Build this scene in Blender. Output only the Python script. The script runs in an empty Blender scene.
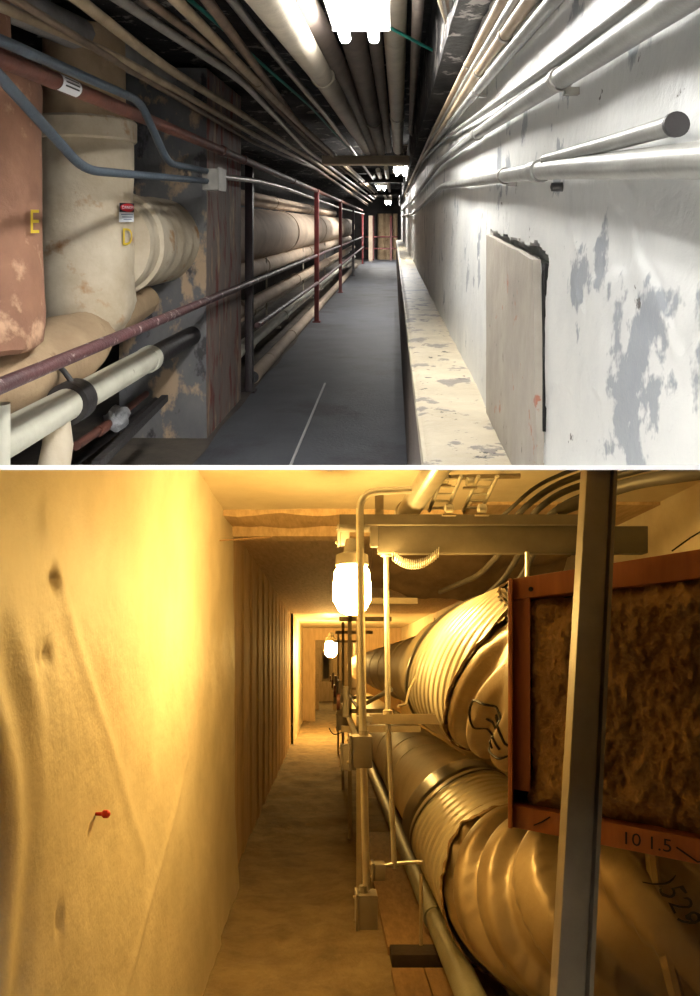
import bpy, bmesh, math, random
from mathutils import Vector, noise
random.seed(7)
PI = math.pi
SC = bpy.context.scene
COL = SC.collection
F = 700.0
# ---------------------------------------------------------------- two sloping tunnels, one over the other
TA, SA = (394 - 350) / F, (467.5 - 224) / F      # the upper tunnel climbs, the lower one descends
TB, SB = (326 - 350) / F, (467.5 - 665) / F
def WA(v): return Vector((v[0] + TA * v[1], v[1], v[2] + SA * v[1]))
def WB(v): return Vector((v[0] + TB * v[1], v[1], v[2] + SB * v[1]))
def pa(px, py, Y): return ((px - 394) * Y / F, Y, (224 - py) * Y / F)
def paz(px, py, z): return pa(px, py, F * z / (224 - py))
def pax(px, py, x): return pa(px, py, F * x / (px - 394))
def pb(px, py, Y): return ((px - 326) * Y / F, Y, (665 - py) * Y / F)
CUT = 0.0022

# ---------------------------------------------------------------- materials
def lin(c):
    r = []
    for v in c:
        v /= 255.0
        r.append(v / 12.92 if v <= 0.04045 else ((v + 0.055) / 1.055) ** 2.4)
    return (r[0], r[1], r[2], 1)
MATS = {}
def M(name, c1, c2=None, rough=0.7, metal=0.0, scale=5.0, bump=0.15, bscale=30.0, c3=None, t3=0.6, s3=3.0,
      stretch=None, c4=None, t4=0.62, s4=8.0, soft=0.03, bdist=0.02):
    m = bpy.data.materials.new(name); m.use_nodes = True
    nt = m.node_tree; N = nt.nodes; L = nt.links
    b = N['Principled BSDF']
    b.inputs['Roughness'].default_value = rough
    b.inputs['Metallic'].default_value = metal
    tc = N.new('ShaderNodeTexCoord'); src = tc.outputs['Object']
    if stretch:
        mp = N.new('ShaderNodeMapping'); mp.inputs['Scale'].default_value = stretch
        L.new(src, mp.inputs['Vector']); src = mp.outputs['Vector']
    def nz(sc, det=6.0, off=0):
        n = N.new('ShaderNodeTexNoise'); n.inputs['Scale'].default_value = sc
        n.inputs['Detail'].default_value = det; n.inputs['Roughness'].default_value = 0.62
        L.new(src, n.inputs['Vector']); return n.outputs['Fac']
    def mix(fac, a, bb):
        x = N.new('ShaderNodeMix'); x.data_type = 'RGBA'
        L.new(fac, x.inputs['Factor'])
        for s, v in (('A', a), ('B', bb)):
            sk = [i for i in x.inputs if i.name == s and i.type == 'RGBA'][0]
            if isinstance(v, tuple): sk.default_value = v
            else: L.new(v, sk)
        return [o for o in x.outputs if o.type == 'RGBA'][0]
    def ramp(fac, a, bb):
        r = N.new('ShaderNodeMapRange'); r.inputs['From Min'].default_value = a; r.inputs['From Max'].default_value = bb
        L.new(fac, r.inputs['Value']); return r.outputs['Result']
    col = lin(c1)
    if c2: col = mix(ramp(nz(scale), 0.32, 0.68), lin(c1), lin(c2))
    if c3: col = mix(ramp(nz(s3), t3 - soft, t3 + soft), col, lin(c3))
    if c4: col = mix(ramp(nz(s4), t4 - soft, t4 + soft), col, lin(c4))
    if isinstance(col, tuple): b.inputs['Base Color'].default_value = col
    else: L.new(col, b.inputs['Base Color'])
    if bump:
        bp = N.new('ShaderNodeBump'); bp.inputs['Strength'].default_value = bump; bp.inputs['Distance'].default_value = bdist
        L.new(nz(bscale, 8), bp.inputs['Height']); L.new(bp.outputs['Normal'], b.inputs['Normal'])
    MATS[name] = m
    return m
def EM(name, c, s):
    m = bpy.data.materials.new(name); m.use_nodes = True
    b = m.node_tree.nodes['Principled BSDF']
    b.inputs['Base Color'].default_value = (c[0], c[1], c[2], 1)
    b.inputs['Emission Color'].default_value = (c[0], c[1], c[2], 1)
    b.inputs['Emission Strength'].default_value = s
    return m

# ---------------------------------------------------------------- mesh building
def fillet(pts, rad, n=6):
    pts = [Vector(p) for p in pts]; out = [pts[0]]
    for i in range(1, len(pts) - 1):
        p0, p, p1 = pts[i - 1], pts[i], pts[i + 1]
        a, b = (p0 - p), (p1 - p)
        r = min(rad, a.length * .45, b.length * .45)
        s, e = p + a.normalized() * r, p + b.normalized() * r
        for k in range(n + 1):
            t = k / n
            out.append(s * (1 - t) ** 2 + p * (2 * t * (1 - t)) + e * t * t)
    out.append(pts[-1]); return out
class MB:
    def __init__(s): s.v = []; s.f = []
    def add(s, vs, fs):
        o = len(s.v); s.v += [tuple(v) for v in vs]; s.f += [tuple(i + o for i in f) for f in fs]; return s
    def box(s, x0, x1, y0, y1, z0, z1):
        vs = [(x, y, z) for x in (x0, x1) for y in (y0, y1) for z in (z0, z1)]
        return s.add(vs, [(0, 1, 3, 2), (4, 6, 7, 5), (0, 4, 5, 1), (2, 3, 7, 6), (0, 2, 6, 4), (1, 5, 7, 3)])
    def hexa(s, c):   # 8 corners: four of one end, four of the other
        return s.add(c, [(3, 2, 1, 0), (4, 5, 6, 7), (0, 1, 5, 4), (1, 2, 6, 5), (2, 3, 7, 6), (3, 0, 4, 7)])
    def tube(s, pts, r, seg=12, cap=True):
        pts = [Vector(p) for p in pts]; n = len(pts)
        rs = r if isinstance(r, (list, tuple)) else [r] * n
        tg = []
        for i in range(n):
            a = (pts[i] - pts[i - 1]).normalized() if i else (pts[1] - pts[0]).normalized()
            b = (pts[i + 1] - pts[i]).normalized() if i < n - 1 else a
            t = (a + b); tg.append(t.normalized() if t.length > 1e-6 else a)
        up = Vector((0, 0, 1)) if abs(tg[0].z) < .9 else Vector((1, 0, 0))
        u = tg[0].cross(up).normalized(); vs = []; fs = []
        for i in range(n):
            u = (u - tg[i] * u.dot(tg[i])).normalized(); w = tg[i].cross(u)
            for k in range(seg):
                a = 2 * PI * k / seg
                vs.append(pts[i] + (u * math.cos(a) + w * math.sin(a)) * rs[i])
        for i in range(n - 1):
            for k in range(seg):
                k2 = (k + 1) % seg
                fs.append((i * seg + k, i * seg + k2, (i + 1) * seg + k2, (i + 1) * seg + k))
        if cap: fs.append(tuple(range(seg))[::-1]); fs.append(tuple((n - 1) * seg + k for k in range(seg)))
        return s.add(vs, fs)
    def bar(s, a, b, r, seg=12): return s.tube([a, b], r, seg)
    def lathe(s, prof, org, axis='z', seg=40, cap=True):   # prof: (t, r) along the axis
        vs = []; fs = []; n = len(prof)
        for t, r in prof:
            for k in range(seg):
                a = 2 * PI * k / seg; c, d = r * math.cos(a), r * math.sin(a)
                p = {'z': (c, d, t), 'y': (c, t, d), 'x': (t, c, d)}[axis]
                vs.append((org[0] + p[0], org[1] + p[1], org[2] + p[2]))
        for i in range(n - 1):
            for k in range(seg):
                k2 = (k + 1) % seg
                fs.append((i * seg + k, i * seg + k2, (i + 1) * seg + k2, (i + 1) * seg + k))
        if cap: fs.append(tuple(range(seg))); fs.append(tuple((n - 1) * seg + k for k in range(seg)))
        return s.add(vs, fs)
    def grid(s, P, nu, nv, closed=False):
        vs = [P(i / nu, j / nv) for i in range(nu + 1) for j in range(nv + 1)]
        w = nv + 1
        return s.add(vs, [(i * w + j, i * w + j + 1, (i + 1) * w + j + 1, (i + 1) * w + j) for i in range(nu) for j in range(nv)])
    def wob(s, fn): s.v = [tuple(fn(Vector(v))) for v in s.v]; return s
    def build(s, name, mat, T, parent=None, smooth=35, bevel=0, recalc=True):
        bm = bmesh.new()
        off = Vector((0, 0, 0)); q = parent
        while q is not None: off += q.location; q = q.parent
        bv = [bm.verts.new(T(v)) for v in s.v]
        for f in s.f:
            try: bm.faces.new([bv[i] for i in f])
            except ValueError: pass
        if recalc: bmesh.ops.recalc_face_normals(bm, faces=bm.faces[:])
        if bevel:
            es = [e for e in bm.edges if len(e.link_faces) == 2 and e.calc_face_angle(0) > .6]
            bmesh.ops.bevel(bm, geom=es, offset=bevel, segments=2, affect='EDGES', profile=.6)
        up = T is WA
        z = [v.co.z for v in bm.verts]
        if (up and min(z) < CUT) or (T is WB and max(z) > -CUT):
            g = bm.verts[:] + bm.edges[:] + bm.faces[:]
            r = bmesh.ops.bisect_plane(bm, geom=g, plane_co=(0, 0, CUT if up else -CUT), plane_no=(0, 0, 1),
                                       clear_inner=up, clear_outer=not up)
            ce = [e for e in r['geom_cut'] if isinstance(e, bmesh.types.BMEdge)]
            if ce:
                try: bmesh.ops.holes_fill(bm, edges=ce, sides=0)
                except Exception: pass
        bmesh.ops.translate(bm, verts=bm.verts[:], vec=-off)
        me = bpy.data.meshes.new(name); bm.to_mesh(me); bm.free()
        me.materials.append(mat)
        if smooth:
            for p in me.polygons: p.use_smooth = True
            me.set_sharp_from_angle(angle=math.radians(smooth))
        o = bpy.data.objects.new(name, me); COL.objects.link(o)
        if parent: o.parent = parent
        return o
def tag(o, label, cat=None, group=None, kind=None):
    if label: o['label'] = label
    if cat: o['category'] = cat
    if group: o['group'] = group
    if kind: o['kind'] = kind
    return o
def empty(name, loc, label, cat, group=None):
    o = bpy.data.objects.new(name, None); COL.objects.link(o); o.location = loc; o.empty_display_size = .05
    return tag(o, label, cat, group)
def struct(o, label=None):
    o['kind'] = 'structure'
    if label: o['label'] = label
    return o
def copy_tree(o, vec=None, parent=None):
    c = o.copy(); COL.objects.link(c)
    if parent: c.parent = parent
    if vec is not None: c.location = o.location + vec
    for ch in list(o.children): copy_tree(ch, None, c)
    return c
def text_geo(s, size):
    cu = bpy.data.curves.new('t', 'FONT'); cu.body = s; cu.size = size; cu.align_x = 'CENTER'; cu.align_y = 'CENTER'
    cu.resolution_u = 3
    o = bpy.data.objects.new('t', cu); COL.objects.link(o)
    bpy.context.view_layer.update()
    ev = o.evaluated_get(bpy.context.evaluated_depsgraph_get()); me = ev.to_mesh()
    vs = [tuple(v.co) for v in me.vertices]; fs = [tuple(p.vertices) for p in me.polygons]
    ev.to_mesh_clear(); bpy.data.objects.remove(o); bpy.data.curves.remove(cu)
    return vs, fs
def text_on(s, size, P):      # P maps letter plane (u, v) to a tunnel point
    vs, fs = text_geo(s, size); mb = MB(); mb.add([P(v[0], v[1]) for v in vs], fs); return mb
def nz3(p, s=1.0): return noise.noise(Vector(p) * s)
def fr3(p, s=1.0): return noise.fractal(Vector(p) * s, 1.0, 2.1, 5)

# ================================================================= UPPER TUNNEL
mFloorA = M('blue_grey_painted_floor', (72, 75, 84), (92, 95, 101), .6, scale=2.2, bump=.25, bscale=40, c3=(58, 58, 63), t3=.6, s3=1.7, soft=.08)
mDirt = M('dusty_tan_floor', (104, 94, 82), (66, 61, 57), .85, scale=3, bump=.4, bscale=22)
mWallR = M('flaking_white_wall_paint', (218, 217, 212), (190, 191, 190), .42, scale=2.2, bump=.4, bscale=9, c3=(140, 144, 149), t3=.605, s3=3.6, c4=(74, 68, 62), t4=.70, s4=13, soft=.012)
mWallFarR = mWallR
mDark = M('dark_concrete', (58, 54, 52), (28, 26, 26), .85, scale=2.5, bump=.5, bscale=12)  # plain dark tone for back wall, end wall and rear beams
mCeil = M('black_ceiling_with_flaked_paint', (34, 31, 30), (18, 17, 18), .8, scale=4, bump=.8, bscale=9, c3=(126, 122, 118), t3=.60, s3=6, soft=.02)
mLedgeTop = M('worn_cream_ledge_paint', (196, 185, 160), (170, 158, 134), .42, scale=5, bump=.25, bscale=26, c3=(122, 114, 106), t3=.585, s3=6.5, c4=(60, 54, 50), t4=.64, s4=16, soft=.015)
mLedgeSide = M('grimy_brown_ledge_side', (112, 100, 92), (66, 58, 54), .6, scale=3, bump=.3, bscale=14, stretch=(4, 4, .6))
mPillar = M('peeling_grey_pillar_paint', (122, 120, 118), (88, 90, 96), .75, scale=2.2, bump=.45, bscale=14, c3=(180, 156, 128), t3=.56, s3=3.4, c4=(60, 58, 60), t4=.60, s4=5.0, stretch=(1, 1, .6), soft=.03)
mPillarSide = M('worn_pink_brick_face', (150, 132, 122), (122, 112, 108), .75, scale=2.6, bump=.5, bscale=14, c3=(128, 66, 58), t3=.56, s3=5, c4=(186, 160, 132), t4=.62, s4=4.0, stretch=(1.6, 1.6, .45), soft=.05)
mWhiteIns = M('dirty_white_insulation_jacket', (206, 195, 174), (174, 158, 132), .75, scale=3.5, bump=.35, bscale=9, c3=(160, 118, 74), t3=.655, s3=5, soft=.06)
mTanIns = M('tan_canvas_insulation', (180, 156, 124), (150, 126, 98), .85, scale=4, bump=.4, bscale=14, c3=(120, 92, 64), t3=.66, s3=6, soft=.05)
mPinkIns = M('pinkish_cream_pipe_jacket', (206, 186, 164), (178, 158, 138), .8, scale=3, bump=.25, bscale=16, c3=(140, 116, 92), t3=.68, s3=5, soft=.05)
mTerra = M('terracotta_wrap', (152, 110, 86), (126, 90, 70), .8, scale=4, bump=.35, bscale=16, c3=(196, 158, 128), t3=.62, s3=6, soft=.06)
mCream = M('cream_pipe_paint', (206, 204, 188), (186, 184, 168), .55, scale=5, bump=.12, bscale=30, c3=(150, 140, 120), t3=.7, s3=9)
mBlackPipe = M('black_bare_pipe', (46, 42, 42), (30, 28, 30), .5, bump=.2)
mRail = M('chipped_maroon_rail_paint', (88, 54, 54), (66, 42, 46), .5, scale=8, bump=.3, bscale=40, c3=(178, 164, 160), t3=.62, s3=14, soft=.03)
mPostRed = M('maroon_post_paint', (124, 50, 48), (98, 40, 42), .5, scale=6, bump=.1)
mPostDark = M('dark_maroon_post_paint', (44, 26, 30), (32, 20, 26), .5, scale=6, bump=.1)
mBrownPipe = M('rusty_brown_pipe', (104, 58, 44), (76, 44, 36), .6, scale=6, bump=.2)
mBlue = M('blue_grey_conduit_paint', (58, 68, 77), (42, 51, 61), .5, scale=9, bump=.15)
mBlueLabel = M('pale_box_metal', (150, 146, 138), (120, 118, 114), .5)
mSteel = M('galvanised_conduit', (172, 168, 160), (142, 138, 132), .38, .65, scale=7, bump=.1)
mSteelTan = M('tan_painted_conduit', (168, 150, 124), (134, 116, 94), .5, .2, scale=7, bump=.1)
mSteelBrown = M('brown_dusty_conduit', (122, 102, 84), (92, 76, 64), .6, .15, scale=7, bump=.1)
mGreyCond = M('grey_wall_conduit', (146, 145, 140), (116, 115, 110), .42, .15, scale=9, bump=.08)
mCeilPipe = M('grey_cream_ceiling_pipe', (188, 178, 160), (156, 146, 130), .45, .1, scale=5, bump=.15)
mDimPipe = M('dusty_brown_ceiling_pipe', (112, 100, 90), (84, 74, 68), .6, .1, scale=5, bump=.15)
mTeal = M('teal_cable_sheath', (34, 128, 116), None, .5, bump=0)
mTube = EM('fluorescent_tube_light', (1.0, .985, .95), 88)
mTubeFar = EM('far_tube_light', (1.0, .97, .92), 150)
mFix = M('white_enamel_fixture', (206, 204, 196), None, .4, bump=.05)
mBeam = M('tan_beam_paint', (226, 208, 184), (200, 182, 158), .7, bump=.2)
mPanel = M('bare_plaster_panel', (162, 154, 142), (138, 130, 120), .65, scale=6, bump=.2, bscale=24, c3=(150, 96, 76), t3=.66, s3=9, c4=(80, 74, 70), t4=.68, s4=24, soft=.012)
mYellow = M('yellow_spray_paint', (206, 176, 40), None, .7, bump=0)
mRedSign = M('red_sign_ink', (176, 24, 34), None, .4, bump=0)
mWhiteSign = M('white_sign_face', (224, 226, 230), None, .4, bump=0)
mBlackSign = M('black_sign_ink', (22, 20, 24), None, .4, bump=0)
mGreyInk = M('grey_sign_print', (130, 140, 160), None, .5, bump=0)
mFoil = M('crumpled_foil', (190, 192, 196), (140, 142, 148), .35, .7, bump=.9, bscale=40)
mWhiteEdge = M('white_deck_paint', (252, 252, 252), None, .6, bump=0)
mStrip = M('pale_floor_strip', (206, 206, 204), None, .5, bump=.1)
mGapShade = M('black_gap_shade', (30, 26, 24), (14, 12, 12), .95, bump=.8, bscale=40)  # black stands in for the shade inside the panel gap
mPatchW = M('white_ceiling_plaster', (150, 148, 146), (120, 118, 116), .7, bump=.2)

EYE = 1.55
# --- structure
def floorA():
    mb = MB()
    mb.grid(lambda u, v: (-2.7 + 3.0 * u, 4.2 + 26.8 * v, -EYE + .004 * nz3((-2.7 + 3 * u, 4.2 + 27 * v, 0), 2.5)), 40, 160)
    struct(mb.build('floor', mFloorA, WA), 'blue grey painted walkway floor of the upper tunnel')
floorA()
mb = MB(); mb.grid(lambda u, v: (-2.65 + (1.35 + .05 * nz3((v * 26, u, 3), 1.3)) * u, 4.3 + 26.5 * v, -EYE + .012 + .02 * abs(fr3((u * 1.3, v * 26, 1), 2.0)) * (1 - u * .8)), 30, 200)
tag(struct(mb.build('floor', mDirt, WA)), 'dusty tan strip of bare floor under the pipe rack')
# right wall: one heightfield with flaked patches and a broken recess at the top of the loose panel
def in_hole(y, z):
    if not 1.36 < y < 2.2: return False
    t = (2.2 - y) / .8                      # 0 at the far end, 1 at the near end
    top = -.034 - .038 * t
    hi = top + .006 + .020 * abs(fr3((y, 2, 0), 7)) + .012 * max(0, t - .3)
    if y < 1.42: return top - .16 < z < top + .004 + .012 * fr3((y, 4, 0), 9) and y > 1.382 + .036 * (top - z) / .16 + .008 * fr3((1, 4, z), 14)
    return top - .03 < z < hi
def wallR(y, z):
    d = .006 * fr3((0, y, z), 1.6) + .0022 * fr3((0, y, z), 7)
    n2 = nz3((4, y * 1.0, z), 3.1) + .25 * nz3((2, y, z), 14)
    if n2 > .30: d -= .0028
    if in_hole(y, z): d -= .06 + .02 * nz3((0, y, z), 30)
    return (.305 - d, y, z)
ys = [-.6 + .04 * k for k in range(28)] + [.52 + .0075 * k for k in range(300)] + [2.77 + .03 * k for k in range(60)] + [4.6 + .3 * k for k in range(89)]
zs = [-EYE + .09 * k for k in range(11)] + [-.6 + .0065 * k for k in range(120)] + [.19 + .025 * k for k in range(42)]
wm = MB(); W_ = len(zs)
wm.add([wallR(y, z) for y in ys for z in zs], [(i * W_ + j, i * W_ + j + 1, (i + 1) * W_ + j + 1, (i + 1) * W_ + j) for i in range(len(ys) - 1) for j in range(W_ - 1)])
struct(wm.build('wall_right', mWallR, WA, smooth=60), 'flaking white wall of the upper tunnel')
struct(MB().box(-2.75, -2.65, -.6, 31, -EYE, 1.2).build('wall_left', mDark, WA), 'dark wall behind the pipe rack')
struct(MB().box(-2.75, .45, 31, 31.1, -EYE, 1.3).build('wall_far', mDark, WA), 'dark end wall of the upper tunnel')
struct(MB().grid(lambda u, v: (-2.75 + 3.2 * u, -.6 + 31.6 * v, 1.16 + .05 * fr3((u * 3.2, v * 31.6, 0), 1.8)), 60, 300).build('ceiling', mCeil, WA, smooth=60), 'blackened ceiling with flaked paint')
lw = MB().box(.085, .32, -.2, 26, -EYE, -.615)
lo = struct(lw.build('trim_1', mLedgeSide, WA), 'low concrete ledge wall with a grimy brown side')
def ledge(u, v):
    y = .6 + 25.4 * (v ** 1.8); x = .075 + .235 * u
    e = .010 * fr3((y, 0, 5), 2.4) * (1 - u) ** 3
    return (x + e, y, -.6 + .004 * fr3((x, y, 0), 5) - .012 * max(0, 1 - u * 9))
lc = MB().grid(ledge, 24, 260)
lc.build('ledge_cap', mLedgeTop, WA, lo, smooth=60)['label'] = 'worn cream painted ledge top'
MB().box(.075, .085, .6, 26, -.66, -.606).build('ledge_lip', mLedgeTop, WA, lo)
struct(MB().box(-.95, .30, 9.2, 9.5, .79, .90).build('trim_2', mBeam, WA, bevel=.01), 'tan beam crossing under the upper ceiling')
for Y in (15.5, 22):
    struct(MB().box(-1.1, .30, Y, Y + .25, .92, 1.1).build('trim_2', mDark, WA, bevel=.01), 'dark beam crossing the upper ceiling further back')
a, b = pa(325, 384, F * EYE / 160), pa(289, 470, F * EYE / 246)
struct(MB().hexa([(a[0] - .008, a[1], -EYE - .01), (a[0] + .008, a[1], -EYE - .01), (a[0] + .008, a[1], -EYE + .012), (a[0] - .008, a[1], -EYE + .012),
        (b[0] - .008, b[1], -EYE - .01), (b[0] + .008, b[1], -EYE - .01), (b[0] + .008, b[1], -EYE + .012), (b[0] - .008, b[1], -EYE + .012)]).build('trim_3', mStrip, WA), 'thin pale strip let into the walkway floor')
def sof(u, v):
    y = .2 + 27 * v; k = 1 - abs(2 * u - 1)
    return ((.20 + .13 * max(0, 1 - 2 * u), y, .70 + .45 * max(0, 2 * u - 1) + .012 * fr3((u * 2, y, 0), 3)) if u <= .5 else (.20 + .012 * fr3((u, y, 3), 3), y, .70 + .45 * (2 * u - 1)))
struct(MB().grid(sof, 16, 300).build('trim_8', mCeil, WA, smooth=60), 'sooty soffit along the top of the white wall')
# deck between the two tunnels
struct(MB().box(-3.2, 3.2, .55, 5.2, -.0019, .0019).build('trim_4', mWhiteEdge, lambda v: Vector(v)), 'white edge of the thin deck between the two tunnels')

# --- pillar
pl = MB().grid(lambda u, v: (0, 0, 0), 1, 1); pl = MB()
def pil(x0, x1, y0, y1, z0, z1):
    mb = MB()
    n = 40
    mb.grid(lambda u, v: (x0 + (x1 - x0) * u, y0, z0 + (z1 - z0) * v), 14, n)
    mb.grid(lambda u, v: (x1, y0 + (y1 - y0) * u, z0 + (z1 - z0) * v), 20, n)
    mb.grid(lambda u, v: (x0 + (x1 - x0) * u, y1, z0 + (z1 - z0) * v), 14, n)
    mb.grid(lambda u, v: (x0, y0 + (y1 - y0) * u, z0 + (z1 - z0) * v), 20, n)
    return mb.wob(lambda p: p + Vector((.006 * fr3(p, 3.1), .006 * fr3(p + Vector((5, 0, 0)), 3.1), 0)))
po = tag(pil(-1.97, -1.345, 5.02, 6.15, -EYE - .02, 1.12).build('brick_pillar', mPillar, WA, smooth=50), 'peeling grey and red brick pillar standing through the pipe rack', 'pillar')
po.data.materials.append(mPillarSide)
for p in po.data.polygons:
    if abs(p.normal.x) > .7: p.material_index = 1

# --- wrapped vessels at the left
def crease(amp, s, zk=1.0): return lambda p: p + Vector((amp * fr3(p, s), amp * fr3(p + Vector((9, 0, 0)), s), zk * amp * fr3(p + Vector((0, 9, 0)), s)))
rz = (-1.735, 3.93)
rt = empty('insulated_riser', WA((rz[0], rz[1], -.61)), 'white wrapped pipe riser bearing the red danger sign', 'pipe')
prof = [(-.60, .06), (-.61, .17), (-.585, .225), (-.54, .25), (-.45, .262), (-.2, .262), (.1, .258), (.4, .258), (.47, .255)]
pr = []
for (t0, r0), (t1, r1) in zip(prof, prof[1:]):
    for k in range(4): pr.append((t0 + (t1 - t0) * k / 4, r0 + (r1 - r0) * k / 4))
pr.append(prof[-1])
MB().lathe(pr, (rz[0], rz[1], 0), 'z', 56).wob(lambda p: p + Vector((1, 1, .6)) * (.012 * fr3(p, 4.5) * (2.2 if p.z < -.35 else .6))).build('jacket', mWhiteIns, WA, rt, smooth=50)
MB().lathe([(.46, .268), (.47, .276), (.57, .276), (.585, .262), (.585, .2)], (rz[0], rz[1], 0), 'z', 48).build('collar_band', mWhiteIns, WA, rt)
MB().lathe([(.58, .215), (1.09, .215)], (rz[0], rz[1], 0), 'z', 40).wob(crease(.006, 4)).build('upper_pipe', mTanIns, WA, rt)
br = []
for k in range(26): br.append((4.02 + k * .04, .300 + .006 * math.sin(k * 1.3)))
MB().lathe(br, (-1.70, 0, -.12), 'y', 56).wob(crease(.006, 5)).build('branch_pipe', mWhiteIns, WA, rt)
MB().lathe([(4.20, .29), (4.21, .322), (4.27, .324), (4.29, .30)], (-1.70, 0, -.12), 'y', 56).wob(crease(.006, 5)).build('elbow_band', mWhiteIns, WA, rt)
def on_cyl(cx, cy, R, ang0, zc):      # letters round an upright cylinder facing angle ang0
    def P(u, v):
        a = ang0 + u / R
        return (cx + R * math.cos(a), cy + R * math.sin(a), zc + v)
    return P
def facing(cx, cy, px, r=.275):               # angle round an upright cylinder that shows at image column px
    best = None
    for k in range(720):
        a = -PI + k * PI / 360
        x, y = cx + r * math.cos(a), cy + r * math.sin(a)
        if x * math.cos(a) + y * math.sin(a) > 0: continue
        e = abs(394 + F * x / y - px)
        if best is None or e < best[0]: best = (e, a)
    return best[1]
a0 = facing(rz[0], rz[1], 128)
text_on('D', .135, on_cyl(rz[0], rz[1], .275, a0, -.075)).build('painted_letter', mYellow, WA, rt, smooth=0, recalc=False)['label'] = 'yellow sprayed letter D'
sa = facing(rz[0], rz[1], 127)
R = .280
ds = empty('danger_sign', WA((rz[0] + R * math.cos(sa), rz[1] + R * math.sin(sa), 0)), 'small red and white danger sign stuck on the white riser', 'sign')
SP = on_cyl(rz[0], rz[1], R, sa, .063)
def patch(P, u0, u1, v0, v1, d=0):
    return MB().grid(lambda a, b: P(u0 + (u1 - u0) * a, v0 + (v1 - v0) * b), 8, 2)
R2 = lambda d: on_cyl(rz[0], rz[1], R + d, sa, .063)
w = .064
patch(R2(0), -w, w, -.052, .052).build('sign_face', mWhiteSign, WA, ds, smooth=60)
patch(R2(.002), -w, w, .002, .052).build('header_panel', mBlackSign, WA, ds, smooth=60)
def oval(P, a, b):
    mb = MB(); vs = [P(0, .027)] + [P(a * math.cos(t * PI / 12), .027 + b * math.sin(t * PI / 12)) for t in range(24)]
    return mb.add(vs, [(0, 1 + k, 1 + (k + 1) % 24) for k in range(24)])
oval(R2(.004), w * .93, .023).build('header_oval', mRedSign, WA, ds, smooth=60)
def shift(P, dv): return lambda u, v: P(u, v + dv)
text_on('DANGER', .025, shift(R2(.006), .027)).build('lettering', mWhiteSign, WA, ds, smooth=0, recalc=False)
for k, s in enumerate((.052, .045, .035)):
    patch(R2(.002), -s, s, -.014 - .013 * k, -.009 - .013 * k).build('text_line', mGreyInk, WA, ds, smooth=0)
# terracotta vessel
tc_ = (-1.785, 2.9)
tt = empty('wrapped_tank', WA((tc_[0], tc_[1], -.52)), 'terracotta wrapped upright tank at the near left', 'tank')
pt = [(-.50, .05), (-.53, .2), (-.52, .28)] + [(-.5 + k * .06, .302 - .0006 * k) for k in range(19)] + [(.62, .28), (.64, .18), (1.09, .17)]
MB().lathe(pt, (tc_[0], tc_[1], 0), 'z', 56).wob(lambda p: p + Vector((1, 1, .8)) * (.010 * fr3(p, 4) * (1.8 if p.z < -.3 else .7))).build('jacket', mTerra, WA, tt, smooth=50)
ea = facing(tc_[0], tc_[1], 34, .315)
text_on('E', .14, on_cyl(tc_[0], tc_[1], .319, ea, .005)).build('painted_letter', mYellow, WA, tt, smooth=0, recalc=False)['label'] = 'yellow sprayed letter E'
# canvas elbow under it
pth = fillet([(-1.65, 4.6, -.50), (-1.65, 3.6, -.63), (-1.70, 2.95, -.69), (-1.88, 2.3, -.74)], .5, 8)
MB().tube(pth, [.10 + .07 * min(1, k / 5) for k in range(len(pth))], 32).wob(crease(.026, 6)).build('jacket', mTanIns, WA,
    empty('canvas_elbow', WA((-1.66, 2.95, -.8)), 'crumpled tan canvas pipe elbow beneath the terracotta tank', 'pipe'), smooth=50)

# --- pipes of the rack
def pipeY(name, label, x, z, r, y0, y1, mat, rings=(), part='jacket', cat='pipe', wobA=.004, seg=28, ringmat=None, group=None):
    t = empty(name, WA((x, y0, z - r)), label, cat, group)
    n = max(2, int((y1 - y0) / .3))
    MB().lathe([(y0, r * .92)] + [(y0 + .004 + (y1 - y0 - .008) * k / n, r) for k in range(n + 1)] + [(y1, r * .92)], (x, 0, z), 'y', seg).wob(crease(wobA, 3)).build(part, mat, WA, t, smooth=50)
    for (yy, w_, dr) in rings:
        MB().lathe([(yy - w_ / 2, r), (yy - w_ / 2 + .003, r + dr), (yy + w_ / 2 - .003, r + dr), (yy + w_ / 2, r)], (x, 0, z), 'y', seg).build('joint_band', ringmat or mat, WA, t)
    return t
big = pipeY('insulated_main', 'wide cream insulated main pipe behind the maroon posts', -1.70, -.12, .305, 6.1, 25, mPinkIns,
      [(10.3, .06, .012), (14.5, .06, .012), (19.5, .06, .012), (22.5, .06, .012)], wobA=.010, seg=48)
MB().lathe([(6.14, .309), (6.15, .316), (6.34, .316), (6.36, .309)], (-1.70, 0, -.12), 'y', 48).build('end_band', M('yellowed_band', (150, 136, 72), (110, 100, 60), .8), WA, big)['label'] = 'yellowed band by the pillar'
pipeY('insulated_line', 'slim tan insulated pipe above the wide main', -1.72, .30, .088, 6.16, 20, mPinkIns, [(9.9, .08, .01), (14, .08, .01)])
pipeY('insulated_line', 'tan insulated pipe just below the wide main', -1.62, -.51, .10, 6.16, 25, mPinkIns, [(8.6, .1, .012), (13, .1, .012)])
wp = pipeY('cream_line', 'cream pipe at knee height, near run ending in a black bare length', -1.45, -.80, .072, 2.35, 4.15, mCream)
MB().lathe([(4.14, .066), (5.03, .066)], (-1.45, 0, -.80), 'y', 24).build('bare_length', mBlackPipe, WA, wp)['label'] = 'black bare length of pipe'
MB().lathe([(4.10, .072), (4.105, .078), (4.17, .078), (4.175, .07)], (-1.45, 0, -.80), 'y', 28).build('joint_band', mCream, WA, wp)
MB().lathe([(3.10, .072), (3.10, .096), (3.20, .096), (3.20, .072)], (-1.45, 0, -.80), 'y', 28).build('clamp', mBlackPipe, WA, wp)['label'] = 'black clamp'
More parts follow.
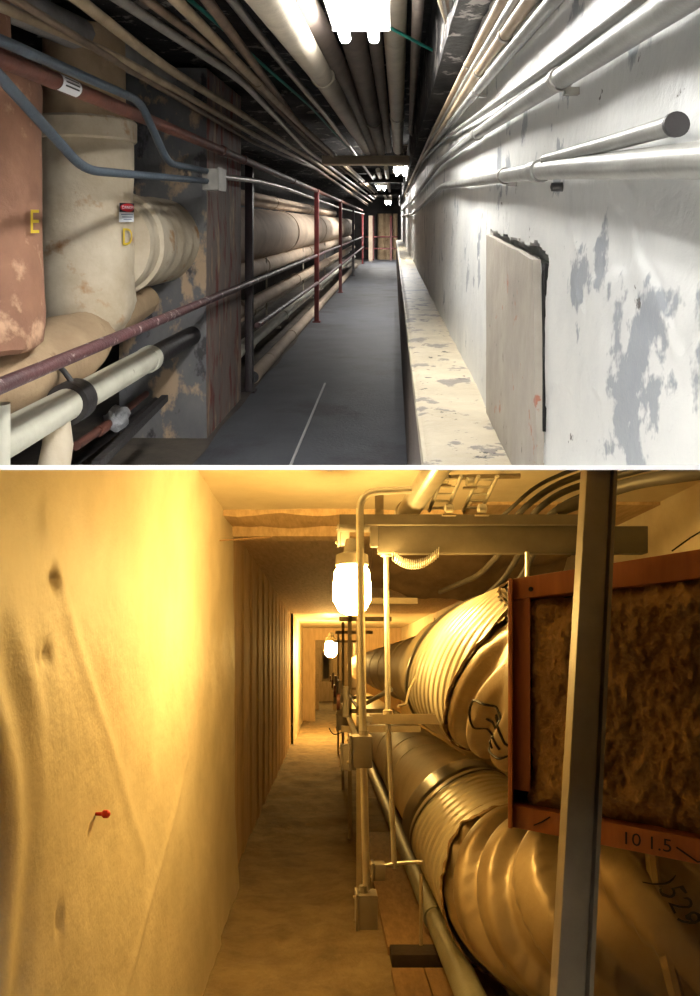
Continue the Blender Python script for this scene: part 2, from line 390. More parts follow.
MB().tube(fillet([(-1.45, 3.15, -.71), (-1.50, 3.15, -.64), (-1.60, 3.15, -.62)], .05), .012).build('clamp_arm', mBlackPipe, WA, wp)
dl = [(-1.45, 3.02, -.82), (-1.45, 3.02, -.95), (-1.46, 3.0, -1.06), (-1.47, 2.98, -1.14)]
MB().tube(dl, [.05, .062, .066, .05], 20).wob(crease(.008, 9)).build('drop_leg', mWhiteIns, WA, wp)['label'] = 'stubby white wrapped drop leg'
wq = pipeY('cream_line', 'cream pipe at knee height running away beyond the pillar', -1.46, -.82, .072, 6.16, 25, mPinkIns, [(6.6, .10, .03), (10.4, .08, .014), (15, .08, .014)])
pipeY('cream_line', 'pale pipe low in the rack, above the open-ended floor pipe', -1.42, -1.17, .055, 6.3, 25, mCream, [(6.75, .12, .02), (9, .1, .012), (13, .1, .012)])
pipeY('cream_line', 'slim grey pipe between the knee-high and low pipes', -1.62, -1.0, .045, 6.2, 25, mCeilPipe, [(8, .1, .012)])
fp = pipeY('floor_pipe', 'tan pipe lying on the floor with a dark disc for its open end', -1.36, -1.475, .066, 6.75, 25, mPinkIns, [(9.3, .1, .008)])
MB().lathe([(6.742, .058), (6.74, .0)], (-1.36, 0, -1.475), 'y', 24, cap=False).build('dark_end', mBlackPipe, WA, fp)['label'] = 'dark disc painted for the shaded pipe opening'  # solid dark disc stands in for the shade inside the pipe
for yy in (8.4, 11.8, 15.5):
    t = empty('pipe_hanger', WA((-1.66, yy, -1.2)), 'slim %s hanger rod between the rack pipes' % {8.4: 'nearest', 11.8: 'middle', 15.5: 'furthest'}[yy], 'hanger')
    MB().bar((-1.53, yy, -1.24), (-1.53, yy, -.40), .010, 8).build('rod', mCeilPipe, WA, t)
    MB().box(-1.62, -1.36, yy - .015, yy + .015, -1.25, -1.228).build('foot_bar', mCeilPipe, WA, t)
# small pipes low at the near left
tag(MB().bar((-1.80, 3.55, -1.35), (-1.70, 5.0, -1.26), .022).build('drain_pipe', mBlackPipe, WA), 'thin dark pipe on the floor by the pillar foot', 'pipe')
rp = empty('valved_pipe', WA((-1.52, 4.2, -1.35)), 'rusty small pipe with a foil-wrapped valve near the floor', 'pipe')
MB().tube([pa(76, 446, 3.35), pa(108, 424, 3.9), pa(146, 394, 4.7)], .022).build('pipe', mBrownPipe, WA, rp)
q = pa(117, 418, 4.0)
MB().lathe([(-.09, .02), (-.07, .05), (-.01, .065), (.05, .055), (.08, .02)], q, 'y', 24).wob(crease(.03, 22)).build('foil_wrap', mFoil, WA, rp)
q = pa(102, 429, 3.75)
MB().lathe([(-.05, .03), (.05, .03)], q, 'y', 10).build('coupling', mBrownPipe, WA, rp)
q0, q1 = pa(96, 466, 3.2), pa(165, 398, 4.4)
tag(MB().hexa([(q0[0] - .02, q0[1], q0[2] - .02), (q0[0] + .02, q0[1], q0[2] - .02), (q0[0] + .02, q0[1], q0[2] + .02), (q0[0] - .02, q0[1], q0[2] + .02),
      (q1[0] - .02, q1[1], q1[2] - .02), (q1[0] + .02, q1[1], q1[2] - .02), (q1[0] + .02, q1[1], q1[2] + .02), (q1[0] - .02, q1[1], q1[2] + .02)]).build('angle_bar', mBlackPipe, WA), 'dark angle bar running along beside the low near pipes', 'bar')
q0 = pa(1, 404, 2.35)
tag(MB().bar((q0[0], 2.35, -1.0), q0, .028, 16).build('standpipe', mCream, WA), 'short upright cream pipe at the lower left edge', 'pipe')

# --- railing
gr = empty('guard_railing', WA((-1.25, 6.46, -EYE)), 'maroon pipe guard railing beside the upper walkway', 'railing')
posts = [(-1.335, 6.46, mPostDark, .57), (-1.22, 11.05, mPostRed, .55), (-1.21, 15.8, mPostRed, .52), (-1.22, 20.9, mPostDark, .45), (-1.22, 27.2, mPostRed, .4)]
for x, y, m, zt in posts:
    p = MB().box(x - .035, x + .035, y - .035, y + .035, -EYE, zt).build('post', m, WA, gr, bevel=.006)
    MB().box(x - .06, x + .06, y - .06, y + .06, -EYE - .005, -EYE + .02).build('foot_plate', m, WA, p)
MB().tube([(-1.215, 1.6, -.50), (-1.225, 6.4, -.50), (-1.215, 27.3, -.50)], .026, 16).build('middle_rail', mRail, WA, gr)
MB().tube([(-1.27, 6.5, -.94), (-1.21, 11, -.93), (-1.20, 27.3, -.90)], .028, 16).build('lower_rail', mRail, WA, gr)
tp = empty('overhead_pipe', WA((-1.22, 1.6, .48)), 'brown pipe along the post tops with a white sticker', 'pipe')
MB().tube([(-1.215, 1.4, .51), (-1.225, 4.4, .522), (-1.225, 27.3, .53)], .031, 18).build('pipe', mBrownPipe, WA, tp)
for y in (5.0, 5.7, 8.5, 11.3):
    MB().lathe([(y - .04, .03), (y - .035, .038), (y + .035, .038), (y + .04, .03)], (-1.225, 0, .523), 'y', 18).build('coupling', mBrownPipe, WA, tp)
st = MB()
sy = F * 1.215 / (394 - 65)
st.grid(lambda u, v: (-1.217 + .0325 * math.cos(PI * (-.42 + .84 * u)), sy + (v - .5) * .15, .513 + .0325 * math.sin(PI * (-.42 + .84 * u))), 10, 2)
sk = st.build('sticker', mWhiteSign, WA, tp)
for k in range(3):
    MB().grid(lambda u, v: (-1.217 + .0335 * math.cos(PI * (-.06 - .14 * k + .26 - .06 * u)), sy + (v - .5) * .11, .513 + .0335 * math.sin(PI * (-.06 - .14 * k + .26 - .06 * u))), 2, 2).build('text_line', mBlackSign, WA, sk, smooth=0)

# --- blue-grey conduits and their box
c1 = fillet([(-1.13, 1.2, .50), pa(0, 40, 2.0), pa(140, 101, 3.15), pa(168, 163, 3.55), pa(206, 171, 4.25)], .10)
tag(MB().tube(c1, .018).build('blue_conduit', mBlue, WA), 'blue grey conduit stepping down past the riser, the upper of two', 'conduit')
c2 = fillet([pa(-60, 10, 1.75), pa(84, 170, 2.62), pa(206, 181, 4.25)], .12)
tag(MB().tube(c2, .018).build('blue_conduit', mBlue, WA), 'blue grey conduit crossing the white riser, the lower of two', 'conduit')
jb = empty('junction_box', WA(pa(213, 180, 4.3)), 'small pale junction box where the blue conduits end', 'box')
q = pa(214, 180, 4.36)
MB().box(q[0] - .05, q[0] + .045, 4.27, 4.44, q[2] - .065, q[2] + .065).build('body', mBlueLabel, WA, jb, bevel=.005)
MB().box(q[0] + .046, q[0] + .054, 4.26, 4.45, q[2] - .07, q[2] + .07).build('cover', mBlueLabel, WA, jb)
tag(MB().tube(fillet([(q[0], 4.45, q[2] + .03), (-1.20, 6.2, .38), pa(285, 188, 8.0), pa(340, 208, 17), pa(364, 214, 27)], .2), .02).build('steel_conduit', mSteel, WA), 'bright conduit leaving the junction box along the railing', 'conduit')

# --- overhead conduits on the left
def cond(pts, r, mat, label, name='ceiling_conduit', zz=.85, cat='conduit', coup=(), straps=()):
    P = []
    for p in pts:
        P.append(paz(p[0], p[1], p[2] if len(p) > 2 else zz))
    d = Vector(P[0]) - Vector(P[1]); d = d / max(d.length, 1e-6)
    P = [tuple(Vector(P[0]) + d * 1.2)] + P
    P = fillet(P, .35, 4)
    if not coup: return tag(MB().tube(P, r).build(name, mat, WA), label, cat)
    t = empty(name, WA(P[1]), label, cat)
    MB().tube(P, r).build('pipe', mat, WA, t)
    for (px, py, z, w_, k) in coup:
        c = Vector(paz(px, py, z)); best = None
        for i in range(len(P) - 1):
            A0, B0 = Vector(P[i]), Vector(P[i + 1]); dd = B0 - A0
            f = max(0, min(1, (c.y - A0.y) / dd.y if abs(dd.y) > 1e-6 else 0)); qq = A0 + dd * f
            e = abs(qq.y - c.y)
            if best is None or e < best[0]: best = (e, qq, dd.normalized())
        MB().bar(best[1] - best[2] * w_ / 2, best[1] + best[2] * w_ / 2, r * k, 18).build('coupling', mat, WA, t)
    return t
cond([(79, 0), (165, 67), (240, 113), (318, 164), (372, 202, .95)], .024, mSteelTan, 'tan conduit furthest left but one in the overhead fan', zz=.82)
cond([(120, 0), (240, 79), (307, 150), (374, 199, .98)], .022, mSteel, 'pale grey conduit third from the left in the overhead fan', zz=.86)
cond([(147, 0), (236, 66), (300, 132), (376, 197, 1.0)], .020, mSteelBrown, 'brown conduit between the pale grey and the broad tan overhead runs', zz=.9)
cond([(176, 0), (250, 75), (303, 128), (377, 195, 1.0)], .026, mSteelTan, 'broad tan conduit right of the teal cable crossing', zz=.88, coup=[(258, 84, .88, .1, 1.2)])
cond([(207, 0), (296, 121), (379, 194, 1.0)], .024, mSteelBrown, 'grey brown conduit running left of the painted ceiling pipe', zz=.9)
cond([(41, 24), (120, 58), (192, 99), (240, 127), (310, 165), (368, 204, .85)], .02, mSteelTan, 'lowest tan conduit, leftmost of the overhead fan', zz=.76)
cond([(16, 0), (130, 70), (254, 143), (318, 170), (368, 206, .8)], .016, mSteelBrown, 'slim brown conduit above the blue conduits', zz=.74)
cond([(232, 0), (268, 46), (330, 120), (381, 190, 1.02)], .022, mSteel, 'grey conduit nearest the painted ceiling pipe', zz=.95)
cond([(190, 0), (225, 30), (254, 57), (311, 107), (352, 152)], .010, mTeal, 'teal cable lying across the overhead conduits', name='teal_cable', zz=.96, cat='cable')
cond([(30, 12), (118, 52), (165, 77)], .09, mPatchW, 'whitish wrapped pipe high behind the overhead fan', name='wrapped_pipe', zz=1.02, cat='pipe')

# --- ceiling pipes
def cpipe(pts, r, mat, label, rings=()):
    t = empty('ceiling_pipe', WA(pts[0]), label, 'pipe')
    d = (Vector(pts[0]) - Vector(pts[1])).normalized()
    P = [Vector(pts[0]) + d * 1.2] + [Vector(p) for p in pts]
    MB().tube(P, r, 20).build('pipe', mat, WA, t)
    for f in rings:
        A0, B0 = Vector(pts[0]), Vector(pts[1]); c = A0 + (B0 - A0) * f; u = (B0 - A0).normalized()
        MB().bar(c - u * .05, c + u * .05, r * 1.13, 20).build('coupling', mat, WA, t)
    return t
cpipe([pa(276, 7, 2.35), pa(323, 77, 4.4), pa(368, 150, 9.2)], .066, mCeilPipe, 'stout pale painted pipe nearest the front tube light', (.99,))
cpipe([pa(304, 10, 3.0), pa(334, 62, 4.5), pa(374, 150, 9.2)], .075, mDimPipe, 'broad dusty pipe directly behind the stout pale pipe')
cpipe([pa(353, 36, 3.95), pa(381, 150, 9.15)], .074, mDimPipe, 'dusty brown pipe passing behind the front tube light', (.55,))
cpipe([pa(375, 39, 4.0), pa(389, 150, 9.15)], .04, mDimPipe, 'slim dusty pipe between two thick ceiling pipes')
cpipe([pa(395, 36, 3.85), pa(398, 150, 9.15)], .062, mCeilPipe, 'straight grey pipe right of the front tube light', (.5,))
cpipe([pa(418, 4, 3.0), pa(411, 132, 7.4), pa(425, 147, 8.2)], .026, mDimPipe, 'thin kinked pipe nearest the white wall at the ceiling')
cond([(400, 33, .89), (424, 46, .89), (436, 52, .89)], .008, mTeal, 'thin teal wire crossing the ceiling right of the light', name='teal_wire', cat='cable')
for k, (px0, py0, px1, py1) in enumerate([(386, 168, 391, 200), (372, 174, 386, 198), (378, 170, 384, 190), (412, 166, 398, 200)]):
    q0, q1 = paz(px0, py0, 1.03), paz(px1, py1, 1.05)
    tag(MB().bar(q0, q1, .045 if k < 3 else .03).build('ceiling_pipe', mCeilPipe if k % 2 == 0 else mSteel, WA), ['pale pipe running on beyond the tan beam, between the lights', 'bright pipe beyond the beam, leftmost there', 'thin grey pipe beyond the beam beside the third light', 'pipe beyond the beam, closest to the white wall'][k], 'pipe')
tag(MB().tube(fillet([paz(412, 164, .92), paz(408, 175, .92), paz(394, 172, .92)], .3), .035).build('ceiling_pipe', mCeilPipe, WA), 'short elbowed pipe under the second tube light', 'pipe')

# --- fluorescent fixtures
def fixture(x, y0, y1, z, label, wd=.25, m=None):
    t = empty('tube_light', WA((x, y0, z)), label, 'light', None)
    b_ = MB(); b_.hexa([(x - wd / 2, y0, z + .02), (x + wd / 2, y0, z + .02), (x + wd * .3, y0, z + .09), (x - wd * .3, y0, z + .09),
                        (x - wd / 2, y1, z + .02), (x + wd / 2, y1, z + .02), (x + wd * .3, y1, z + .09), (x - wd * .3, y1, z + .09)])
    b_.build('housing', mFix, WA, t)
    for yy in (y0 - .012, y1): MB().box(x - wd / 2, x + wd / 2, yy, yy + .012, z + .004, z + .09).build('end_plate', mFix, WA, t)
    for yy in (y0 + .2 * (y1 - y0), y0 + .8 * (y1 - y0)): MB().bar((x, yy, z + .085), (x, yy, 1.15), .006, 8).build('hanger_rod', mSteel, WA, t)
    for s in (-.28, .22):
        MB().lathe([(y0 - .01, .012), (y0 - .009, .024), (y1 + .022, .024), (y1 + .026, .014)], (x + s * wd, 0, z - .022), 'y', 16).build('tube', m or mTube, WA, t)
    return t
fixture(-.142, 1.75, 3.02, .83, 'glaring twin tube light at the top of the near ceiling')
fixture(-.142, -.30, .52, .83, 'unseen twin tube light added overhead to light the deck edge')  # out-of-view fixture added to light the front edge of the deck
fixture(.12, 10.4, 11.7, .85, 'twin tube light just beyond the tan beam', m=mTubeFar)
fixture(-.30, 15.9, 17.2, .87, 'twin tube light third down the ceiling', m=mTubeFar)
fixture(-.22, 25.0, 28.0, .82, 'last twin tube light at the far end', m=mTubeFar)

# --- conduits on the white wall
def wcond(pts, r, mat, label, x=.27, ext=.5, coup=(), strap=(), name='wall_conduit', end=None):
    P = [Vector(pax(p[0], p[1], p[2] if len(p) > 2 else x)) for p in pts]
    if ext: P = [P[0] + (P[0] - P[1]).normalized() * ext] + P
    P = fillet(P, .25, 4)
    t = empty(name, WA(P[1]), label, 'conduit')
    MB().tube(P, r, 16).build('pipe', mat, WA, t)
    def at(y):
        for i in range(len(P) - 1):
            lo_, hi_ = sorted((P[i].y, P[i + 1].y))
            if lo_ <= y <= hi_: f = (y - P[i].y) / (P[i + 1].y - P[i].y); return P[i].lerp(P[i + 1], f), (P[i + 1] - P[i]).normalized()
        return P[0], (P[1] - P[0]).normalized()
    for px in coup:
        c, u = at(F * x / (px - 394)); MB().bar(c - u * .03, c + u * .03, r * 1.25, 18).build('coupling', mat, WA, t)
    for px in strap:
        c, u = at(F * x / (px - 394))
        s = MB().bar(c - u * .01, c + u * .01, r * 1.2, 16); s.box(c.x + .006, .306, c.y - .008, c.y + .008, c.z - r * 1.5, c.z - r * .8); s.build('strap', mSteel, WA, t)
    return t
FAR = lambda py: (400.6, py)
wcond([(503, 0), (468, 64), (430, 138), FAR(203)], .013, mSteelTan, 'highest tan conduit on the white wall', x=.25, strap=(468,))
wcond([(516, 0), (473, 68), (424, 152), FAR(204)], .010, mGreyCond, 'thin grey conduit second from the top on the white wall', x=.262)
wcond([(530, 0), (478, 73), (418, 166), FAR(205)], .015, mSteelTan, 'tan conduit with steel straps, third from the top on the wall', x=.265, strap=(479, 505))
wcond([(554, 0), (480, 87), (422, 158), FAR(206)], .014, mGreyCond, 'grey conduit fourth from the top on the white wall', x=.275, strap=(477,))
wcond([(620, 14), (540, 74), (447, 137), (424, 160), FAR(208)], .010, mGreyCond, 'slim conduit resting just above the stout wall conduit', x=.285)
wcond([(690, -8), (580, 66), (477, 134), (438, 164), (413, 200), FAR(211)], .0175, mGreyCond, 'stout grey conduit sloping up the middle of the white wall', x=.275, coup=(477,), strap=(560,))
wcond([(720, 159), (700, 160), (541, 170), (443, 186), (413, 214), FAR(216)], .0175, mGreyCond, 'lowest wall conduit, level and closest to the camera', x=.275, ext=.15, coup=(538,), strap=(505,))
t = wcond([(676, 124.5), (600, 146), (546, 160)], .0105, mGreyCond, 'short conduit stub with a black disc for its open end', x=.272, ext=0, name='conduit_stub')
e = Vector(pax(676, 124.5, .272)); e2 = Vector(pax(600, 146, .272)); u = (e - e2).normalized()
MB().bar(e - u * .003, e + u * .003, .0125, 20).build('end_shade_disc', mBlackPipe, WA, t)['label'] = 'black disc painted for the shaded open end'  # black disc stands in for the shaded inside of the stub
q = Vector(pax(557, 187, .298))
tag(MB().lathe([(.286, .002), (.288, .008), (.31, .009)], (0, q.y, q.z), 'x', 14).build('wall_plug', mBlackPipe, WA), 'small dark plug in the wall under the lowest conduit', 'plug')
# hanging cables at the upper right
for k, (c0, lab) in enumerate([((439, 0), 'leftmost'), ((443, 0), 'second'), ((447, 0), 'third'), ((451, 0), 'rightmost')]):
    P = [pa(c0[0] - 6, -40, 2.0), pa(c0[0], 0, 2.3), pa(447 + k * 1.6, 24, 2.8), pa(456 + k * 1.3, 50, 3.2), pa(447 - 2 * k, 78, 3.8), pa(430 - 2 * k, 120, 6.0)]
    tag(MB().tube(fillet(P, .2, 6), .0075, 8).build('hanging_cable', [mSteelTan, mGreyCond, mSteelBrown, mGreyCond][k], WA), '%s of four cables dropping from the ceiling to the wall conduits' % lab, 'cable')
# loose panel
def pxw(px, py, x=.295): return Vector(pax(px, py, x))
y0, y1 = 2.22, 1.42
def panel(u, v):      # u: away->near, v: bottom->top
    y = y0 + (y1 - y0) * u
    zt = -.034 - .038 * u + .004 * fr3((u * 3, 1, 0), 2)
    zb = -.598
    x = .292 - .010 * u * v + .002 * fr3((u * 2, v * 2, 4), 2)
    return (x, y, zb + (zt - zb) * v)
pmb = MB(); pmb.grid(panel, 20, 24)
pmb.grid(lambda u, v: (panel(1, v)[0] + .016 * u, y1, panel(1, v)[2]), 1, 24)
pmb.grid(lambda u, v: (panel(0, v)[0] + .016 * u, y0, panel(0, v)[2]), 1, 24)
pmb.grid(lambda u, v: (panel(u, 1)[0] + .016 * v, panel(u, 1)[1], panel(u, 1)[2]), 20, 1)
tag(pmb.build('plaster_board', mPanel, WA, smooth=40), 'loose plaster panel leaning off the white wall above the ledge', 'panel')
gp = MB()
gp.hexa([(.301, 1.425, -.08), (.309, 1.425, -.08), (.309, 1.395, -.08), (.301, 1.395, -.08), (.301, 1.423, -.42), (.309, 1.423, -.42), (.309, 1.416, -.42), (.301, 1.416, -.42)])
struct(gp.build('trim_5', mGapShade, WA), 'dark strip painted as the shaded gap along the loose panel edge')  # solid black sliver paints the gap's shade onto the wall face
# --- far end of the upper tunnel
er = empty('end_railing', WA((-.12, 30.0, -EYE)), 'maroon railing across the far end wall', 'railing')
for x in (-.13, -.9):
    MB().box(x - .045, x + .045, 29.95, 30.05, -EYE, .35).build('post', mPostRed, WA, er)
for z in (-.55, -1.05): MB().bar((-1.25, 30, z), (.15, 30, z), .035).build('rail', mPostRed, WA, er)
tag(MB().box(-1.06, -.90, 29.2, 29.35, -EYE, .35).build('end_post', mPinkIns, WA), 'pale pinkish upright post before the end railing', 'post')
for x, lab in ((-.55, 'left'), (-.28, 'right'), (.05, 'rightmost, beside the ledge')):
    tag(MB().lathe([(-EYE, .17 if x < 0 else .10), (.45, .17 if x < 0 else .10)], (x, 30.6, 0), 'z', 20).build('end_riser', mTanIns, WA), 'tan wrapped riser at the far end, %s' % lab, 'pipe')

# ================================================================= LOWER TUNNEL
LAMP = (1.0, .625, .185)
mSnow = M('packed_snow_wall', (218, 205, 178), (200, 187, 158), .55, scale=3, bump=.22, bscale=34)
mSnowFl = M('trodden_snow_floor', (156, 136, 102), (120, 101, 74), .9, scale=4.5, bump=.6, bscale=26)
mWood = M('brown_boards_and_dim_ceiling', (206, 178, 138), (176, 148, 110), .75, scale=4, bump=.3, bscale=14, stretch=(8, .7, 4))  # on the ceiling this brown stands in for darkness between the lamps
mPly = M('brown_boards_and_dim_wall', (216, 190, 152), (190, 162, 124), .75, scale=3, bump=.25, bscale=10, stretch=(5, 5, .6))  # on the left wall this brown stands in for shade
mFrameW = M('orange_pine_timber', (176, 104, 52), (150, 84, 40), .5, scale=4, bump=.15, bscale=20, stretch=(6, 6, 1))
mWool = M('brown_mineral_wool', (176, 138, 84), (126, 92, 52), .95, scale=9, bump=1.0, bscale=34)
mDuctIns = M('cream_duct_wrap', (222, 208, 176), (202, 186, 150), .6, 0, scale=4, bump=.15)
mDuctRib = M('pale_ribbed_duct_skin', (214, 204, 178), (196, 184, 154), .34, .35, scale=4, bump=.06)
mDuctBare = M('bare_ribbed_duct', (164, 144, 110), (134, 114, 82), .42, .3, scale=4, bump=.1)
mBand = M('dull_metal_band', (128, 122, 110), (104, 98, 88), .3, .8, bump=.05)
mTorn = M('torn_wrap_edge', (150, 122, 84), (104, 80, 52), .9, bump=.6)
mZinc = M('zinc_strut', (168, 152, 124), (140, 126, 102), .5, .1, scale=8, bump=.08)
mBeamB = M('grey_channel_paint', (118, 110, 96), (100, 93, 80), .5, .3, scale=6, bump=.08)
mCondB = M('bright_steel_conduit', (206, 200, 186), (180, 174, 158), .3, .55, scale=8, bump=.05)
mBoxB = M('grey_electrical_box', (158, 150, 136), (138, 130, 118), .45, .35, bump=.08)
mGreenPipe = M('grey_green_pipe', (140, 136, 116), (118, 114, 96), .5, .1, bump=.12)
mHose = M('grey_hose_rubber', (96, 90, 82), (70, 66, 60), .45, bump=.08)
mTarp = M('slack_brown_sheet', (128, 108, 84), (100, 82, 62), .8, bump=.3)
mSleeper = M('dark_sleeper_wood', (62, 46, 34), (42, 32, 24), .85, bump=.4)
mBoard = M('tan_floor_board', (156, 124, 86), (128, 100, 68), .8, bump=.25, stretch=(6, .8, 6))
mInk = M('black_marker_ink', (26, 22, 18), None, .7, bump=0)
mRedPin = M('red_pin_plastic', (206, 40, 30), None, .4, bump=0)
mCreamW = M('cream_side_wall', (222, 210, 182), (208, 194, 164), .7, bump=.2)
mJar = EM('glowing_lamp_jar', LAMP, 210)
mJar2 = EM('glowing_far_lamp_jar', LAMP, 330)
mJar3 = EM('dim_lamp_jar', LAMP, 20)
EB = 1.60
YW = 5.15
def wallL(u, v):
    y = .25 + (YW - .25) * (u ** 1.3); z = -EB + 2.9 * v
    x = -.655 + .05 * max(0, (-z - .5)) * (1 if y < 4 else .6)
    x += .014 * fr3((0, y, z), 1.1) + .003 * fr3((3, y, z), 5)
    # hanging ridges at the near left edge
    k = max(0, min(1, (1.75 + .16 * math.sin(z * 3) - y) / .35))
    if z < .15: x += k * (.022 * math.sin((y + .10 * math.sin(z * 4.2)) * 34) + .012 * nz3((0, y * 5, z * 1.5))) * min(1, (.15 - z) * 2)
    for (px, py, w_, h_, d_) in ((57, 577, .030, .042, .022), (48, 655, .024, .03, .016), (38, 659, .02, .03, .01), (56, 920, .018, .05, .016)):
        Y = F * .65 / (326 - px); zz = (665 - py) * Y / F
        q = ((y - Y) / w_) ** 2 + ((z - zz) / h_) ** 2
        x -= d_ * math.exp(-q * 1.6)
    # a low sweeping ridge
    rz_ = .35 - 1.15 * (y - 1.6) / 1.0
    x += .006 * math.exp(-((z - rz_) / .05) ** 2) * (1 if 1.6 < y < 2.5 else 0)
    s_ = -.75 - .35 * (y - 2.2)
    x += .006 * math.exp(-((z - (-1.15 + .55 * (y - 2.0))) / .03) ** 2) * (1 if 1.9 < y < 3.3 else 0)
    if u > .97: x -= .05 * ((u - .97) / .03)
    return (x, y, z)
struct(MB().grid(wallL, 300, 240).build('wall_left', mSnow, WB, smooth=70), 'bulging snow wall of the lower tunnel with dents and ridges')
def wallL2(u, v):
    y = YW + 8.9 * u; z = -EB + 2.8 * v
    return (-.705 + .006 * math.copysign(1, math.sin(y * 9.5)) * (1 if (y * 1.5) % 1 > .55 else .3) + .006 * fr3((0, y, z * .4), 2), y, z)
struct(MB().grid(wallL2, 220, 20).build('wall_left', mPly, WB, smooth=30), 'boarded wall beyond the near snow wall, browned to look dim')  # painted browner than the next stretch so it reads as unlit
struct(MB().grid(lambda u, v: (-.655 + .01 * fr3((0, u * 6, v * 3), 1), 14.0 + 6 * u, -EB + 2.8 * v), 20, 16).build('wall_left', mSnow, WB), 'length of wall whitened to look lit by the second lamp')  # painted paler than the boards so the lamp seems to light it
def floorB(u, v):
    x = -.9 + 3.2 * u; y = 1.0 + 44 * (v ** 1.7)
    return (x, y, -EB + .030 * fr3((x, y, 0), 2.4) + .012 * fr3((x, y, 7), 9) + .05 * max(0, -.5 - x))
struct(MB().grid(floorB, 90, 340).build('floor', mSnowFl, WB, smooth=60), 'trodden snowy floor of the lower tunnel')
struct(MB().grid(lambda u, v: (-.9 + 1.8 * u, .3 + 4.25 * v, 1.0 + .012 * fr3((u * 2, v * 4, 2), 1.5) + .03 * (1 - u) * 0), 30, 40).build('ceiling', mSnow, WB), 'bright packed snow ceiling near the first lamp')
struct(MB().grid(lambda u, v: (.88 + 1.4 * u, .3 + 6 * v, 1.05), 4, 4).build('ceiling', mCreamW, WB), 'cream ceiling above the ducts')
struct(MB().box(-.95, 2.3, 4.5, 14.0, 1.03, 1.12).build('ceiling', mWood, WB), 'boarded ceiling beyond the first lamp, browned to look dim')  # brown colour keeps this stretch dark between the two lamps
struct(MB().box(-.95, 2.3, 14.0, 20.0, 1.05, 1.12).build('ceiling', mSnow, WB), 'ceiling whitened to look brightly lit by the second lamp')  # pale colour stands in for the second lamp's glow
def soffit(u, v): return (-.72 + 1.6 * u, 4.50 + .5 * v, .965 + .018 * fr3((u * 2, v, 3), 3))
sf = MB().grid(soffit, 30, 6); sf.grid(lambda u, v: (-.72 + 1.6 * u, 4.50, soffit(u, 0)[2] + .09 * v), 30, 2)
struct(sf.build('trim_6', mWood, WB), 'ragged wooden board edge where the snow ceiling ends')
struct(MB().box(-.70, .55, 4.9, 5.1, .90, 1.03).build('trim_7', mWood, WB, bevel=.01), 'wooden cross board under the ceiling')
struct(MB().box(2.15, 2.25, .3, 22, -EB, 1.06).build('wall_right', mCreamW, WB), 'cream side wall behind the ducts')
for (Y, l, tp_, m) in ((20.0, -.31, .71, mPly), (25.0, -.25, .60, mWood), (31.0, -.20, .53, mPly), (38.0, -.16, .48, mWood)):
    d = MB().box(-1.0, l, Y, Y + .2, -EB - .1, 1.1); d.box(l, .9, Y, Y + .2, tp_, 1.1)
    if Y > 21: d.box(-l, .9, Y, Y + .2, -EB - .1, tp_)
    if Y > 26: d.box(l, -l, Y, Y + .2, -EB - .1, -.75)
    struct(d.build('door_%d' % {20: 1, 25: 2, 31: 3, 38: 4}[int(Y)], m, WB), 'boarded door frame number %d along the tunnel' % {20: 1, 25: 2, 31: 3, 38: 4}[int(Y)])
struct(MB().box(-1, 2.3, 45, 45.1, -EB, 1.1).build('wall_far', mPly, WB), 'boarded end of the lower tunnel')
struct(MB().box(.9, 2.3, 20.0, 45, -EB, 1.1).build('wall_right', mPly, WB), 'boarded wall far down the lower tunnel')

# --- lamps
def lamp(c, label, m, k=1.0, shade=False):
    t = empty('jar_lamp', WB(c), label, 'lamp')
    MB().lathe([(t_ * k, r * k) for t_, r in [(.0, .02), (.012, .045), (.05, .066), (.10, .066), (.15, .060), (.165, .05)]], (c[0], c[1], c[2] - .085 * k), 'z', 24).build('jar', m, WB, t)
    MB().lathe([(t_ * k, r * k) for t_, r in [(.165, .052), (.17, .058), (.205, .055), (.215, .03), (.26, .022)]], (c[0], c[1], c[2] - .085 * k), 'z', 24).build('cap', mBoxB, WB, t)
    if shade:
        MB().lathe([(.03, .30), (.10, .22), (.17, .10), (.20, .03), (.21, .03), (.18, .11), (.11, .23), (.035, .31)], (c[0], c[1], c[2] - .085), 'z', 32, cap=False).build('shade', mBeamB, WB, t)  # dome added to keep this lamp's light from leaking into the upper tunnel
    return t
L1 = pb(352, 590, 3.14); lamp(L1, 'glowing jar lamp hanging nearest, beside the upright conduit', mJar, 1.3)
L2 = pb(331, 650, 16.0); lamp((L2[0], L2[1], .36), 'second glowing lamp further down the tunnel', mJar2, 2.2)
lamp((.30, -.75, -.62), 'unseen lamp low behind the viewpoint, under a shade added to block upward light', mJar3, 1.0, True)
lamp((.15, 22.6, .95), 'hidden lamp added behind the far door head to light the frames', mJar2, 1.3)  # added out of sight to brighten the frames past the door
lamp((.10, 28.0, .80), 'hidden lamp added behind the second far door head to light the frames', mJar2, 1.3)  # another unseen lamp, added to light the next frame
lamp((.10, 34.0, .74), 'hidden lamp added behind the third far door head to light the frames', mJar2, 1.3)  # last unseen lamp, added for the furthest frame

